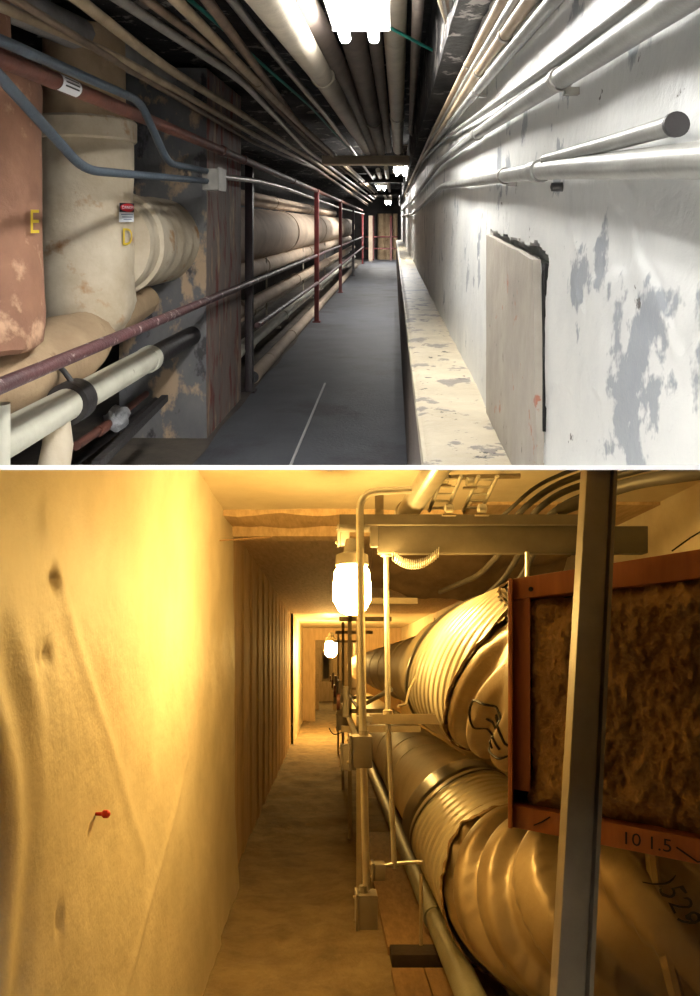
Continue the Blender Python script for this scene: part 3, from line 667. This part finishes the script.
# --- ducts
def cyl_pt(c, R, a, y): return (c[0] + R * math.cos(a), y, c[1] + R * math.sin(a))
def duct_skin(c, R, y0, y1, rib=0, per=.1, hel=0, seg=96, step=None, yend0=None, thick=.012):
    n = max(6, int((y1 - y0) / (step or (per / 12 if rib else .15))))
    def P(u, v):
        a = 2 * PI * v
        lo = y0 + (yend0(a) if yend0 else 0)
        y = lo + (y1 - lo) * u
        ph = (y / per + hel * v) % 1.0
        r = R + rib * (math.sin(2 * PI * ph)) if rib else R
        return cyl_pt(c, r, a, y)
    return MB().grid(P, n, seg)
def ragged(seed, amp): return lambda a: amp * (1.1 * noise.noise(Vector((math.cos(a) * 2.2 + seed, math.sin(a) * 2.2, 1))) + .55 * noise.noise(Vector((math.cos(a) * 9 + seed, math.sin(a) * 9, 4))))
def ring(c, R, y0, y1, dr=.01):
    return MB().lathe([(y0, R), (y0 + .003, R + dr), (y1 - .003, R + dr), (y1, R)], (c[0], 0, c[1]), 'y', 72, cap=False)
def edge_strip(c, R, y0, fn, w=.022, lift=.006):
    def P(u, v):
        a = 2 * PI * v; y = y0 + fn(a)
        return cyl_pt(c, R + lift * math.sin(PI * u) + .006 * nz3((a * 9, u * 3, y0), 1), a, y - w * .5 + w * u * (1 + .5 * nz3((a * 6, 0, 2))))
    return MB().grid(P, 5, 220)
U = (.86, -.055); Lw = (.97, -1.09)
ud = empty('upper_duct', WB((U[0], 1.98, U[1] - .4)), 'upper wide ribbed duct running beside the timber frame', 'duct')
duct_skin(U, .315, 4.35, 18, 0).build('insulation_jacket', mDuctIns, WB, ud, smooth=60)['label'] = 'smooth cream jacket'
for k, y in enumerate((5.2, 6.2, 7.4, 8.8, 10.5)): ring(U, .315, y, y + .03, .005).build('seam_band', mDuctIns, WB, ud)
D2R = PI / 180
ru = ragged(2, .10)
tilt = lambda T, a: T * math.sin(a - 190 * D2R)
def ylo_(a): return 1.84 + .85 * max(0, min(1, (math.sin(a) - .5) / .42))
def fu(a): return max(ylo_(a) + .05, 2.66 + tilt(1.05, a) + ru(a))
def groove(ph): return -math.exp(-((ph - .5) / .09) ** 2) + .35 * math.exp(-((ph - .72) / .12) ** 2)
def skin(c, R, ylo, yhi, fr, nu=300, seg=220):
    def P(u, v):
        a = 2 * PI * v; lo, hi = ylo(a), yhi(a); y = lo + (hi - lo) * u
        return cyl_pt(c, R + fr(y, a), a, y)
    return MB().grid(P, nu, seg)
def tring(c, R, y, w_, T, dr):
    def P(u, v):
        a = 2 * PI * v; yy = y + tilt(T, a) + (u - .5) * w_
        return cyl_pt(c, R + (dr if .1 < u < .9 else 0), a, yy)
    return MB().grid(P, 6, 96)
TU = .55
def wrap_mesh(c, R, fr, keep, T, y0, y1, dy=.011, seg=260):
    mb = MB(); n = int((y1 - y0) / dy); w = seg
    vs = []; ok = []
    for i in range(n + 1):
        for k in range(seg):
            a = 2 * PI * k / seg; yy = y0 + (y1 - y0) * i / n
            y = yy + tilt(T, a); vs.append(cyl_pt(c, R + fr(yy), a, y)); ok.append(y >= keep(a))
    fs = []
    for i in range(n):
        for k in range(seg):
            k2 = (k + 1) % seg; q = (i * w + k, i * w + k2, (i + 1) * w + k2, (i + 1) * w + k)
            if all(ok[m_] for m_ in q): fs.append(q)
    used = sorted({m_ for f in fs for m_ in f}); ix = {m_: t_ for t_, m_ in enumerate(used)}
    return mb.add([vs[m_] for m_ in used], [tuple(ix[m_] for m_ in f) for f in fs])
wrap_mesh(U, .402, lambda yy: .008 * groove((yy / .135) % 1), fu, TU, 1.4, 4.02).build('ribbed_wrap', mDuctRib, WB, ud, smooth=60)['label'] = 'pale ribbed wrap with a torn edge'
skin(U, .380, lambda a: 3.95 + tilt(TU, a), lambda a: 5.3, lambda y, a: -.06 * max(0, min(1, (y - 4.4) / .8))).build('sleeve', mDuctIns, WB, ud, smooth=60)
tring(U, .404, 4.02, .10, TU, .008).build('strap', mBand, WB, ud)['label'] = 'dull metal strap'
tring(U, .384, 4.17, .05, TU, .006).build('strap', mBand, WB, ud)['label'] = 'thin dull metal strap'
edge_strip(U, .402, 0, fu).build('torn_edge', mTorn, WB, ud)['label'] = 'ragged torn edge'
wave = lambda ph: math.tanh(2.8 * math.sin(2 * PI * ph)) 
def bw(y, a): return -.008 + .022 * wave((y - .98 * a) / (.98 * 2 * PI / 16)) * max(0, min(1, (y - 1.9) / .25))
skin(U, .382, ylo_, lambda a: 3.9, lambda y, a: bw(y, a), 180, 220).build('bare_skin', mDuctBare, WB, ud, smooth=60)
ld = empty('lower_duct', WB((Lw[0], 2.4, Lw[1] - .42)), 'lower wide ribbed duct bending right beneath the timber frame', 'duct')
duct_skin(Lw, .385, 4.45, 18, 0).build('insulation_jacket', mDuctIns, WB, ld, smooth=60)['label'] = 'smooth cream jacket'
for y in (6.3, 7.0, 8.2, 9.6, 11.5): ring(Lw, .385, y, y + .03, .005).build('seam_band', mDuctIns, WB, ld)
rl = ragged(5, .11)
def sl_end(a): return 5.05 - .60 * math.cos(a - 131 * D2R)
def lring(y, w_, R_, dr):
    return MB().grid(lambda u, v: cyl_pt(Lw, R_ + (dr if .08 < u < .92 else 0), 2 * PI * v, sl_end(2 * PI * v) + y + w_ * u), 10, 96)
def fl(a): return 3.34 + .10 * math.sin(a - 20 * D2R) + rl(a)
skin(Lw, .415, fl, sl_end, lambda y, a: .008 * groove(((y - 3.3) / (sl_end(a) - 3.3) * 10.5) % 1)).build('ribbed_wrap', mDuctRib, WB, ld, smooth=60)['label'] = 'pale ribbed wrap with a torn edge'
lring(-.02, .42, .408, .014).build('strap', mBand, WB, ld)['label'] = 'broad dull metal strap'
lring(-.16, .035, .418, .008).build('strap', mBand, WB, ld)['label'] = 'thin dull metal strap'
edge_strip(Lw, .416, 0, fl, .026).build('torn_edge', mTorn, WB, ld)['label'] = 'ragged torn edge'
# the bare part turns to the right behind the frame
AX = fillet([(.97, 3.75, -1.09), (.98, 3.10, -1.06), (1.12, 2.62, -.97), (1.50, 2.42, -.88), (2.10, 2.38, -.87)], .5, 14)
cum = [0]
for k in range(1, len(AX)): cum.append(cum[-1] + (AX[k] - AX[k - 1]).length)
def axis_at(t):
    d = t * cum[-1]
    for k in range(1, len(AX)):
        if cum[k] >= d - 1e-9:
            f = (d - cum[k - 1]) / (cum[k] - cum[k - 1]); p = AX[k - 1].lerp(AX[k], f)
            a_ = AX[max(0, k - 2)]; b_ = AX[min(len(AX) - 1, k + 1)]
            return p, (b_ - a_).normalized(), d
    return AX[-1], (AX[-1] - AX[-2]).normalized(), d
def bend_pt(t, a, r):        # a = 90 deg is the top, 180 deg the side facing the walkway
    p, dr, d = axis_at(t)
    side = Vector((0, 0, 1)).cross(dr).normalized(); up = dr.cross(side).normalized()
    return p + side * (math.cos(a) * -r if False else math.cos(a) * r * (1 if side.x > 0 else -1)) + up * math.sin(a) * r
def bare(u, v):
    a = 2 * PI * v; d = u * cum[-1]
    return bend_pt(u, a, .368 + .040 * wave(d / .26 - 4 * a / (2 * PI)))
MB().grid(bare, 240, 160).build('bare_skin', mDuctBare, WB, ld, smooth=60)
def bring(t0, t1, r, name, m):
    MB().grid(lambda u, v: bend_pt(t0 + (t1 - t0) * u, 2 * PI * v, r if .1 < u < .9 else r - .02), 6, 96).build(name, m, WB, ld)
def seek(px, py, r):
    best = None
    for k in range(60):
        for m_ in range(50):
            t_, a_ = .2 + .8 * k / 60, PI * (.35 + .9 * m_ / 50); p = bend_pt(t_, a_, r)
            e_ = (326 + F * p[0] / p[1] - px) ** 2 + (665 - F * p[2] / p[1] - py) ** 2 + (50000 if (p - axis_at(t_)[0]).dot(p) > 0 else 0)
            if best is None or e_ < best[0]: best = (e_, t_, a_)
    return best[1], best[2]
jt, _ = seek(646, 890, .40)
bring(jt, jt + .012, .404, 'joint_ring', mDuctBare)
# marker scribbles
def on_duct(c, R, a0, y0, rot, s=1.0):
    ca, sn = math.cos(rot), math.sin(rot)
    def P(u, v):
        uu, vv = u * ca - v * sn, u * sn + v * ca
        a = a0 - vv / R
        return cyl_pt(c, R, a, y0 - uu)
    return P
def scrib(c, R, a0, y0, loops, r=.005):
    mb = MB()
    for l in loops:
        l2 = []
        for p, q in zip(l, l[1:]): l2 += [(p[0] + (q[0] - p[0]) * k / 5, p[1] + (q[1] - p[1]) * k / 5) for k in range(5)]
        l2.append(l[-1]); pts = []
        for u_, v_ in l2:
            a = a0 - v_ / R; y = y0 - u_
            pts.append(cyl_pt(c, R + bw(y, a % (2 * PI)) + .003, a, y))
        mb.tube(pts, r, 6)
    return mb
circ = [(.17 * math.cos(t), .10 * math.sin(t)) for t in [k * 2 * PI / 22 for k in range(24)]]
scrib(U, .382, PI + .40, 2.18, [circ, [(-.05, .03), (.0, -.05), (.04, .04)], [(.06, .05), (.08, -.05)]], .004).build('marker_scribble', mInk, WB, ud)['label'] = 'black marker scribble in a circle'
def on_bend(t0, a0, R, rot):
    ca, sn = math.cos(rot), math.sin(rot)
    def P(u, v):
        uu, vv = u * ca - v * sn, u * sn + v * ca
        return tuple(bend_pt(t0 + uu / cum[-1], a0 - vv / R, R))
    return P
tx = text_on(')529', .085, on_bend(*seek(681, 899, .418), .418, -PI / 2 + .30)); tx.build('marker_number', mInk, WB, ld, smooth=0, recalc=False)['label'] = 'black handwritten number'

# --- upright conduit with its bend, boxes, rods
xc = (363 - 326) * 3.0 / F
cz = lambda py, Y=3.0: (665 - py) * Y / F
ec = empty('upright_conduit', WB((xc, 3.0, cz(890))), 'bright upright conduit in front of the lamp, bending over at its top', 'conduit')
top = fillet([(xc + .015, 3.0, cz(890)), (xc, 3.0, cz(740)), (xc - .015, 3.0, cz(492)), (xc + .20, 3.0, cz(490)), (xc + .30, 3.0, cz(490))], .085, 8)
MB().tube(top, .0165, 14).build('pipe', mCondB, WB, ec)
for py in (735, 890): MB().bar((xc + .003, 3.0, cz(py) - .02), (xc + .003, 3.0, cz(py) + .02), .021).build('connector', mBoxB, WB, ec)
def ebox(c, w, d, h, label, rot=0):
    t = empty('electrical_box', WB((c[0], c[1], c[2] - h / 2)), label, 'box')
    MB().box(c[0] - w / 2, c[0] + w / 2, c[1] - d / 2, c[1] + d / 2, c[2] - h / 2, c[2] + h / 2).build('body', mBoxB, WB, t, bevel=.006)
    MB().box(c[0] - w / 2 - .014, c[0] - w / 2 - .001, c[1] - d / 2 - .004, c[1] + d / 2 + .004, c[2] - h / 2 - .004, c[2] + h / 2 + .004).build('cover', mBoxB, WB, t, bevel=.003)
    for s in (-1, 1): MB().lathe([(-.022, .006), (-.014, .008)], (c[0] - w / 2, c[1], c[2] + s * h * .36), 'x', 8).build('screw', mZinc, WB, t)
    return t
ebox((xc - .005, 3.0, cz(751)), .085, .10, .135, 'grey electrical box halfway down the upright conduit')
ebox((xc + .02, 3.0, cz(909)), .080, .10, .145, 'grey electrical box at the foot of the upright conduit')
ebox((.245, 3.2, -.94), .05, .07, .075, 'small pale box on the thin rod above the sleeper')
xr = (388 - 326) * 3.2 / F
MBt = empty('hanger_rod', WB((xr, 3.2, -1.0)), 'thin bright hanger rod right of the upright conduit', 'rod')
MB().tube([(xr - .008, 3.2, cz(552, 3.2)), (xr, 3.2, cz(720, 3.2)), (xr + .03, 3.2, cz(868, 3.2))], .0125, 12).build('rod', mCondB, WB, MBt)
MB().lathe([(-.02, .012), (-.015, .026), (.008, .028), (.02, .022), (.025, .012)], (xr - .008, 3.2, cz(553, 3.2)), 'z', 16).build('cap_fitting', mBoxB, WB, MBt)
MB().lathe([(-.012, .013), (-.008, .024), (.012, .024), (.016, .013)], (xr, 3.2, cz(713, 3.2)), 'z', 12).build('nut', mZinc, WB, MBt)
sp = []
for k in range(400):
    t = k / 399; ctr = Vector(pb(393 + 46 * t, 556 + 36 * t * (1 - t) * 1.15 - 4 * t, 3.15))
    a = 2 * PI * 23 * t
    sp.append(ctr + Vector((.35 * math.sin(a) * .02 * (t - .5), math.sin(a) * .021, math.cos(a) * .021)))
tag(MB().tube(sp, .0023, 6).build('spring_cable', mCondB, WB), 'bright coiled flexible cable looping under the grey channel', 'cable')
def arm(y, label, x0=.20, x1=.66):
    t = empty('support_arm', WB((x0, y, -.30)), label, 'bracket')
    z = cz(719, 3.2) if y < 4 else -.25
    MB().box(x0, x1, y - .02, y + .02, z - .022, z - .018).build('web', mZinc, WB, t)
    b_ = MB().box(x0, x1, y - .022, y - .018, z - .022, z + .022); b_.box(x0, x1, y + .018, y + .022, z - .022, z + .022); b_.build('flange', mZinc, WB, t)
    MB().box(x0 - .06, x0 + .01, y - .03, y + .03, z - .014, z + .014).build('clip', mBoxB, WB, t)
    return t
arm(3.2, 'channel bracket arm reaching from the hanger rod to the upper duct')
tag(MB().tube([(.245, 3.2, -.92), (.34, 3.2, -.905), (.44, 3.2, -.90)], .010).build('cross_rod', mCondB, WB), 'thin cross rod from the small pale box to the lower duct', 'rod')
q = pb(421, 900, 3.75)
tag(MB().bar((q[0], 3.75, -1.12), (q[0], 3.75, -1.50), .010).build('short_rod', mZinc, WB), 'short threaded rod standing on the dark sleeper', 'rod')
tag(MB().tube([pb(434, 618, 3.9), pb(434, 640, 3.9), pb(409, 690, 3.5), pb(406, 704, 3.5), pb(398, 706, 3.4)], .006).build('wire_hook', mZinc, WB), 'thin bent wire hanging in front of the upper duct strap', 'wire')
# --- channel across the top
cb = empty('cross_channel', WB((.2, 3.2, .5)), 'grey steel channel crossing under the ceiling above the ducts', 'beam')
zt, zb_ = cz(526, 3.15), cz(553, 3.15)
MB().box(.235, 1.45, 3.15, 3.21, zb_, zt).build('web', mBeamB, WB, cb, bevel=.004)
MB().box(.06, 1.22, 3.12, 3.30, zt, zt + .012).build('top_flange', mBeamB, WB, cb)
MB().box(.06, 1.22, 3.115, 3.122, zt, zt + .045).build('lip', mBeamB, WB, cb)
MB().box(.20, .234, 3.15, 3.2, zt - .09, zt).build('end_bracket', mBoxB, WB, cb)
q = pb(338, 535, 3.2)
ebox((q[0] + .035, 3.35, cz(534, 3.3)), .045, .06, .09, 'tan outlet box behind the conduit above the lamp')
# --- overhead pipe and cable ladders
p0, p1 = pb(408, 512, 3.35), pb(436, 470, 2.75)
op = empty('overhead_pipe', WB(p0), 'pale overhead pipe ending on the grey channel', 'pipe')
p2 = tuple(Vector(p1) + (Vector(p1) - Vector(p0)) * .6)
MB().bar(p0, p2, .052, 24).build('pipe', mCondB, WB, op)
dd = (Vector(p0) - Vector(p1)).normalized()
MB().bar(Vector(p0), Vector(p0) + dd * .05, .060, 24).build('end_ring', mZinc, WB, op)
tag(MB().box(.23, .27, 3.28, 3.31, cz(516, 3.3), cz(492, 3.3)).build('upright_clip', mZinc, WB), 'small upright clip on the channel between conduit and pale pipe', 'clip')
def ladder(c0, c1, label, w=.08):
    a, b = Vector(c0), Vector(c1); t = empty('cable_ladder', WB(c0), label, 'cable ladder')
    n = 5; sx = Vector((w / 2, 0, 0))
    for s in (-1, 1): MB().bar(a + sx * s, b + sx * s, .009, 8).build('side_rail', mCondB, WB, t)
    for k in range(n):
        m_ = a.lerp(b, (k + .5) / n); MB().bar(m_ - sx, m_ + sx, .0055, 8).build('rung', mCondB, WB, t)
    return t
ladder(pb(438, 511, 3.2), pb(452, 476, 3.0), 'bright cable ladder on the channel, the left of two')
ladder(pb(472, 511, 3.2), pb(488, 476, 3.0), 'bright cable ladder on the channel, the right of two')
for k, (px, py, lab) in enumerate([(444, 480, 'left ladder top'), (470, 482, 'right ladder top'), (449, 509, 'left ladder foot'), (482, 509, 'right ladder foot')]):
    q = pb(px, py, 3.05)
    t = empty('pipe_clamp', WB(q), 'shiny clamp by the %s' % lab, 'clamp')
    MB().lathe([(-.02, .012), (-.015, .022), (.015, .022), (.02, .012)], q, 'x', 12).build('ring', mCondB, WB, t)
    MB().box(q[0] - .03, q[0] + .03, q[1] - .01, q[1] + .01, q[2] - .030, q[2] - .022).build('foot', mZinc, WB, t)
tag(MB().bar(pb(425, 478, 3.1), pb(520, 476, 3.1), .012).build('cross_rod', mZinc, WB), 'thin rod across the tops of the cable ladders', 'rod')
# --- hoses
HS = [[(571, 470), (535, 486), (505, 514), (470, 545)], [(590, 472), (552, 486), (516, 514), (500, 548)], [(600, 480), (560, 492), (530, 515), (520, 550)],
      [(612, 488), (575, 498), (546, 516), (535, 545)]]
for k, h in enumerate(HS):
    P = [Vector(pb(h[0][0] + 60, h[0][1] - 16, 2.9))] + [Vector(pb(p[0], p[1], 3.25 + .08 * i)) for i, p in enumerate(h)]
    tag(MB().tube(fillet(P, .2, 6), .016 if k else .010, 10).build('black_hose', mHose, WB), 'grey hose arching over the channel, %s' % ['the thin outermost one', 'second from the left', 'third from the left', 'closest to the strut'][k], 'hose')
for k, h in enumerate([[(520, 553), (505, 578), (478, 602)], [(534, 553), (520, 580), (490, 604)], [(500, 553), (480, 575), (440, 592)]]):
    tag(MB().tube(fillet([pb(h[0][0] + 6, h[0][1] - 12, 3.5), pb(*h[0], 3.6), pb(*h[1], 4.0), pb(*h[2], 4.8)], .3, 6), .016, 10).build('hanging_hose', mHose, WB), 'dark hose drooping below the channel, %s' % ['middle of three', 'nearest the timber frame', 'furthest left'][k], 'hose')
P = [pb(760, 465, 2.6), pb(681, 475, 2.8), pb(630, 483, 3.0), pb(560, 510, 3.3)]
tag(MB().tube(fillet(P, .4, 6), .03, 12).build('thick_hose', mHose, WB), 'thick dark hose leading off behind the strut top', 'hose')
def tarp(u, v):
    x = .35 + 1.5 * u; y = 5.6 - .5 * v
    return (x, y, .62 + .34 * v - .10 * math.sin(PI * u) + .05 * fr3((x * 2, v * 2, 3), 1.6))
tag(MB().grid(tarp, 40, 16).build('slack_sheet', mTarp, WB, smooth=60), 'slack brown sheet hung above the ducts behind the channel', 'sheet')
tag(MB().bar(pb(527, 552, 3.15), pb(527, 580, 3.15), .010).build('hanger_rod', mCondB, WB), 'short hanger rod dropping from the channel beside the timber frame', 'rod')
tag(MB().tube([pb(672, 551, 3.1), pb(690, 538, 3.1), pb(720, 520, 3.1)], .004, 6).build('thin_wire', mInk, WB), 'thin dark wire against the cream wall at the right', 'wire')

# --- timber frame with mineral wool
FA, FB = Vector((.4455, 1.71, 0)), Vector((.837, 1.323, 0))
def fp_(u, d, z): p = FA.lerp(FB, u); n = Vector((.32, 1, 0)).normalized(); return (p.x + n.x * d, p.y + n.y * d, z * .9)
fw = empty('timber_frame', WB((.45, 1.71, -.40)), 'orange timber frame packed with brown mineral wool', 'frame')
def fz(u, top): return (.232 + .035 * u) if top else (-.438 - .01 * u)
def plank(u0, u1, za0, zb0, za1, zb1, d0, d1):
    return MB().hexa([fp_(u0, d0, za0), fp_(u0, d1, za0), fp_(u0, d1, zb0), fp_(u0, d0, zb0), fp_(u1, d0, za1), fp_(u1, d1, za1), fp_(u1, d1, zb1), fp_(u1, d0, zb1)])
nd = 1
D = .09
plank(0, 1.5, fz(0, 1) - .055, fz(0, 1), fz(1.5, 1) - .075, fz(1.5, 1), 0, D).build('top_rail', mFrameW, WB, fw, bevel=.003)
plank(0, 1.5, fz(0, 0), fz(0, 0) + .06, fz(1.5, 0), fz(1.5, 0) + .055, -.002, D).build('bottom_rail', mFrameW, WB, fw, bevel=.003)
plank(0, .022, fz(0, 0), fz(0, 1), fz(.02, 0), fz(.02, 1), -.02 * nd, D).build('side_rail', mFrameW, WB, fw, bevel=.003)
plank(.022, .105, fz(0, 0) + .10, fz(0, 1) - .056, fz(.1, 0) + .10, fz(.1, 1) - .056, .012 * nd, D).build('stile', mFrameW, WB, fw, bevel=.003)
plank(.0, 1.5, fz(0, 0), fz(0, 1), fz(1.5, 0), fz(1.5, 1), D * .92, D).build('backing', mSleeper, WB, fw)
def wool(u, v):
    e = min(u * 8, (1 - u) * 40, v * 8, (1 - v) * 10, 1)
    uu = .10 + 1.38 * u + .03 * (1 - min(1, u * 10)) * fr3((v * 5, 1, 1), 1.2); zlo, zhi = fz(uu, 0) + .055, fz(uu, 1) - .060
    zz = zlo + (zhi - zlo) * v
    d = .05 - .080 * max(0, e) - .022 * fr3((uu * 3, zz * 3, 2), 2.2) - .012 * fr3((uu * 6, zz * 6, 5), 6)
    return fp_(uu, d * nd, zz + .012 * fr3((uu * 8, 0, 0), 2) * (v > .9))
tag(MB().grid(wool, 150, 110).build('mineral_wool', mWool, WB, fw, smooth=80), 'tufted brown mineral wool')
def on_rail(u0, z0, rot=PI): return lambda a, b: fp_(u0 + (a * math.cos(rot) - b * math.sin(rot)) / .55, -.0045, z0 + (a * math.sin(rot) + b * math.cos(rot)))
for tx_, uu_ in (('10', .535), ('1.5', .640)): text_on(tx_, .043, on_rail(uu_, fz(uu_, 0) + .028, 0)).build('marker_number', mInk, WB, fw, smooth=0, recalc=False)['label'] = 'black handwritten digits'
ink = MB().tube([on_rail(.70, fz(.7, 0) + .03, 0)(a, b) for a, b in ((.0, .0), (.04, -.025), (.10, -.005), (.16, .015), (.22, .01))], .0018, 6); ink.build('marker_stroke', mInk, WB, fw)
MB().tube([on_rail(.16, fz(.16, 0) + .03, 0)(a, b) for a, b in ((-.02, -.012), (.0, .0), (.02, .016))], .0018, 6).build('marker_stroke', mInk, WB, fw)
MB().lathe([(-.004, .003), (.002, .006)], fp_(.11, -.004, fz(.1, 1) - .035), 'y', 10).build('nail_head', mInk, WB, fw)

# --- leaning strut
sp_ = empty('steel_strut', WB((.37, 1.02, -.9)), 'leaning grey steel strut standing before the timber frame', 'strut')
T0, T1 = Vector(pb(603, 470, 1.36)), Vector(pb(576, 996, 1.14))
dv = (T1 - T0); B0 = T0 + dv * 1.12; T0 = T0 - dv * .05
w0, w1 = .031, .034
def sbar(x0, x1, d0, d1):
    return MB().hexa([(T0.x + x0, T0.y + d0, T0.z), (T0.x + x1, T0.y + d0, T0.z), (T0.x + x1, T0.y + d1, T0.z), (T0.x + x0, T0.y + d1, T0.z),
                      (B0.x + x0, B0.y + d0, B0.z), (B0.x + x1, B0.y + d0, B0.z), (B0.x + x1, B0.y + d1, B0.z), (B0.x + x0, B0.y + d1, B0.z)])
sbar(-.031, .014, 0, .004).build('front_face', mZinc, WB, sp_, bevel=.001)
sbar(-.031, -.027, .004, .035).build('side_face', mZinc, WB, sp_)
sbar(.010, .014, .004, .035).build('side_face', mZinc, WB, sp_)
sbar(.014, .024, .022, .026).build('lip', mZinc, WB, sp_)
sbar(.024, .031, .006, .024).build('lip', mZinc, WB, sp_)

# --- floor pipes, sleeper, boards
gp_ = empty('green_pipe', WB((.63, 1.9, -1.45)), 'grey green pipe on the floor left of the lower duct', 'pipe')
MB().bar((.63, 1.7, -1.445), (.63, 12, -1.445), .066, 24).build('pipe', mGreenPipe, WB, gp_)
MB().bar((.63, 3.98, -1.445), (.63, 4.06, -1.445), .076, 24).build('coupling', mGreenPipe, WB, gp_)
tag(MB().bar((.885, 1.7, -1.50), (.885, 3.7, -1.50), .05, 24).build('green_pipe', mGreenPipe, WB), 'second grey green pipe tucked under the lower duct', 'pipe')
tag(MB().box(.345, 1.5, 3.66, 3.80, -1.585, -1.515).build('sleeper', mSleeper, WB, bevel=.006), 'dark timber sleeper lying across under the pipes', 'sleeper')
tag(MB().box(.335, .50, 1.5, 3.6, -1.60, -1.555).build('floor_board', mBoard, WB, bevel=.005), 'tan board on the floor before the sleeper, the left one', 'board')
tag(MB().box(.506, .80, 1.5, 3.6, -1.60, -1.555).build('floor_board', mBoard, WB, bevel=.005), 'tan board on the floor before the sleeper, the right one', 'board')
tag(MB().box(.34, .62, 3.85, 6.5, -1.60, -1.55).build('floor_board', mBoard, WB, bevel=.005), 'tan board on the floor running back behind the sleeper', 'board')
# --- supports repeated down the tunnel
for k, Y in enumerate((4.6, 6.4, 9.0, 12.5)):
    w_ = ['nearest', 'second', 'third', 'furthest'][k]
    t = empty('duct_stand', WB((.16, Y, -EB)), 'cluttered duct stand beside the walkway, the %s of four' % w_, 'stand')
    MB().box(.20, .235, Y - .02, Y + .02, -EB, .55).build('post', mZinc, WB, t)
    MB().box(.10, .62, Y - .02, Y + .02, -.44, -.40).build('arm', mZinc, WB, t)
    MB().box(.12, .60, Y - .02, Y + .02, .40, .44).build('arm', mZinc, WB, t)
    MB().bar((.13, Y - .03, -.34), (.13, Y - .03, -.14), .022).build('valve_body', mBoxB, WB, t)
    MB().lathe([(-.01, .02), (-.01, .055), (.01, .055), (.01, .02)], (.08, Y - .03, -.24), 'x', 16).build('handwheel', mBrownPipe, WB, t)
    if k < 3: ebox((.16, Y + .12, -.62 + .1 * k), .10, .10, .17, 'dark box on the %s duct stand' % w_)
tag(MB().bar((.17, 3.6, -.40), (.17, 14, -.40), .016).build('steel_conduit', mCondB, WB), 'conduit running along the duct stands', 'conduit')
tag(MB().tube([(.30, 3.25, cz(690, 3.2)), (.20, 4.4, -.27), (.17, 6, -.22), (.16, 13, -.2)], .012).build('service_cable', mHose, WB), 'slack dark cable strung along the duct stands', 'cable')
P = [pb(x, y, 6.0) for x, y in ((329, 728), (333, 735), (341, 733), (346, 729), (356, 728))]
tag(MB().tube(fillet(P, .1, 5), .005, 6).build('loose_wire', mInk, WB), 'squiggle of loose wire poking into the walkway', 'wire')
# --- bits on the left wall and ceiling
Y = F * .62 / (326 - 107); q = pb(107, 814, Y)
tag(MB().lathe([(-.03, .004), (.0, .006), (.006, .012), (.018, .012), (.024, .004)], (q[0] - .015, q[1], q[2]), 'x', 14).build('red_pin', mRedPin, WB), 'small red pin stuck in the snow wall', 'pin')
tag(MB().bar((-.70, 4.3, pb(232, 541, 4.3)[2]), (pb(271, 536, 4.3)[0], 4.3, pb(271, 537, 4.3)[2]), .005, 8).build('wooden_stick', mBoard, WB), 'thin stick poking out of the wall under the ceiling boards', 'stick')

GROUPS = {'ceiling_conduit': 'conduits fanning along the upper ceiling', 'ceiling_pipe': 'pipes under the upper ceiling', 'wall_conduit': 'conduits on the white wall',
          'tube_light': 'twin tube lights of the upper tunnel', 'jar_lamp': 'lamps of the lower tunnel', 'black_hose': 'hoses arching over the channel',
          'hanging_hose': 'hoses drooping under the channel', 'duct_stand': 'stands along the ducts', 'electrical_box': 'electrical boxes of the lower tunnel',
          'hanging_cable': 'cables dropping to the white wall', 'floor_board': 'boards on the lower floor', 'cream_line': 'cream pipes of the rack', 'insulated_line': 'slim insulated pipes of the rack',
          'blue_conduit': 'blue grey conduits', 'cable_ladder': 'cable ladders on the channel', 'pipe_clamp': 'clamps by the cable ladders', 'pipe_hanger': 'hanger rods of the pipe rack',
          'end_riser': 'wrapped risers at the far end', 'green_pipe': 'grey green floor pipes'}
for o in list(COL.objects):
    st_ = o.name.split('.')[0]
    if o.parent is None and 'category' in o and st_ in GROUPS: o['group'] = GROUPS[st_]

# ================================================================= camera, world
cam = bpy.data.cameras.new('camera'); co = bpy.data.objects.new('camera', cam); COL.objects.link(co)
co.location = (0, 0, 0); co.rotation_euler = (PI / 2, 0, 0)
cam.sensor_fit = 'HORIZONTAL'; cam.sensor_width = 36; cam.lens = 36.0 * F / 700
cam.shift_y = (467.5 - 498) / 700; cam.clip_start = .02
SC.camera = co
w = bpy.data.worlds.new('world'); SC.world = w; w.use_nodes = True
w.node_tree.nodes['Background'].inputs['Color'].default_value = (.5, .47, .42, 1)
w.node_tree.nodes['Background'].inputs['Strength'].default_value = .012
SC.view_settings.view_transform = 'Standard'; SC.view_settings.look = 'None'
SC.view_settings.gamma = 1; SC.view_settings.exposure = 0
SC.cycles.max_bounces = 8; SC.cycles.diffuse_bounces = 5; SC.cycles.sample_clamp_indirect = 8
SC.cycles.use_denoising = True
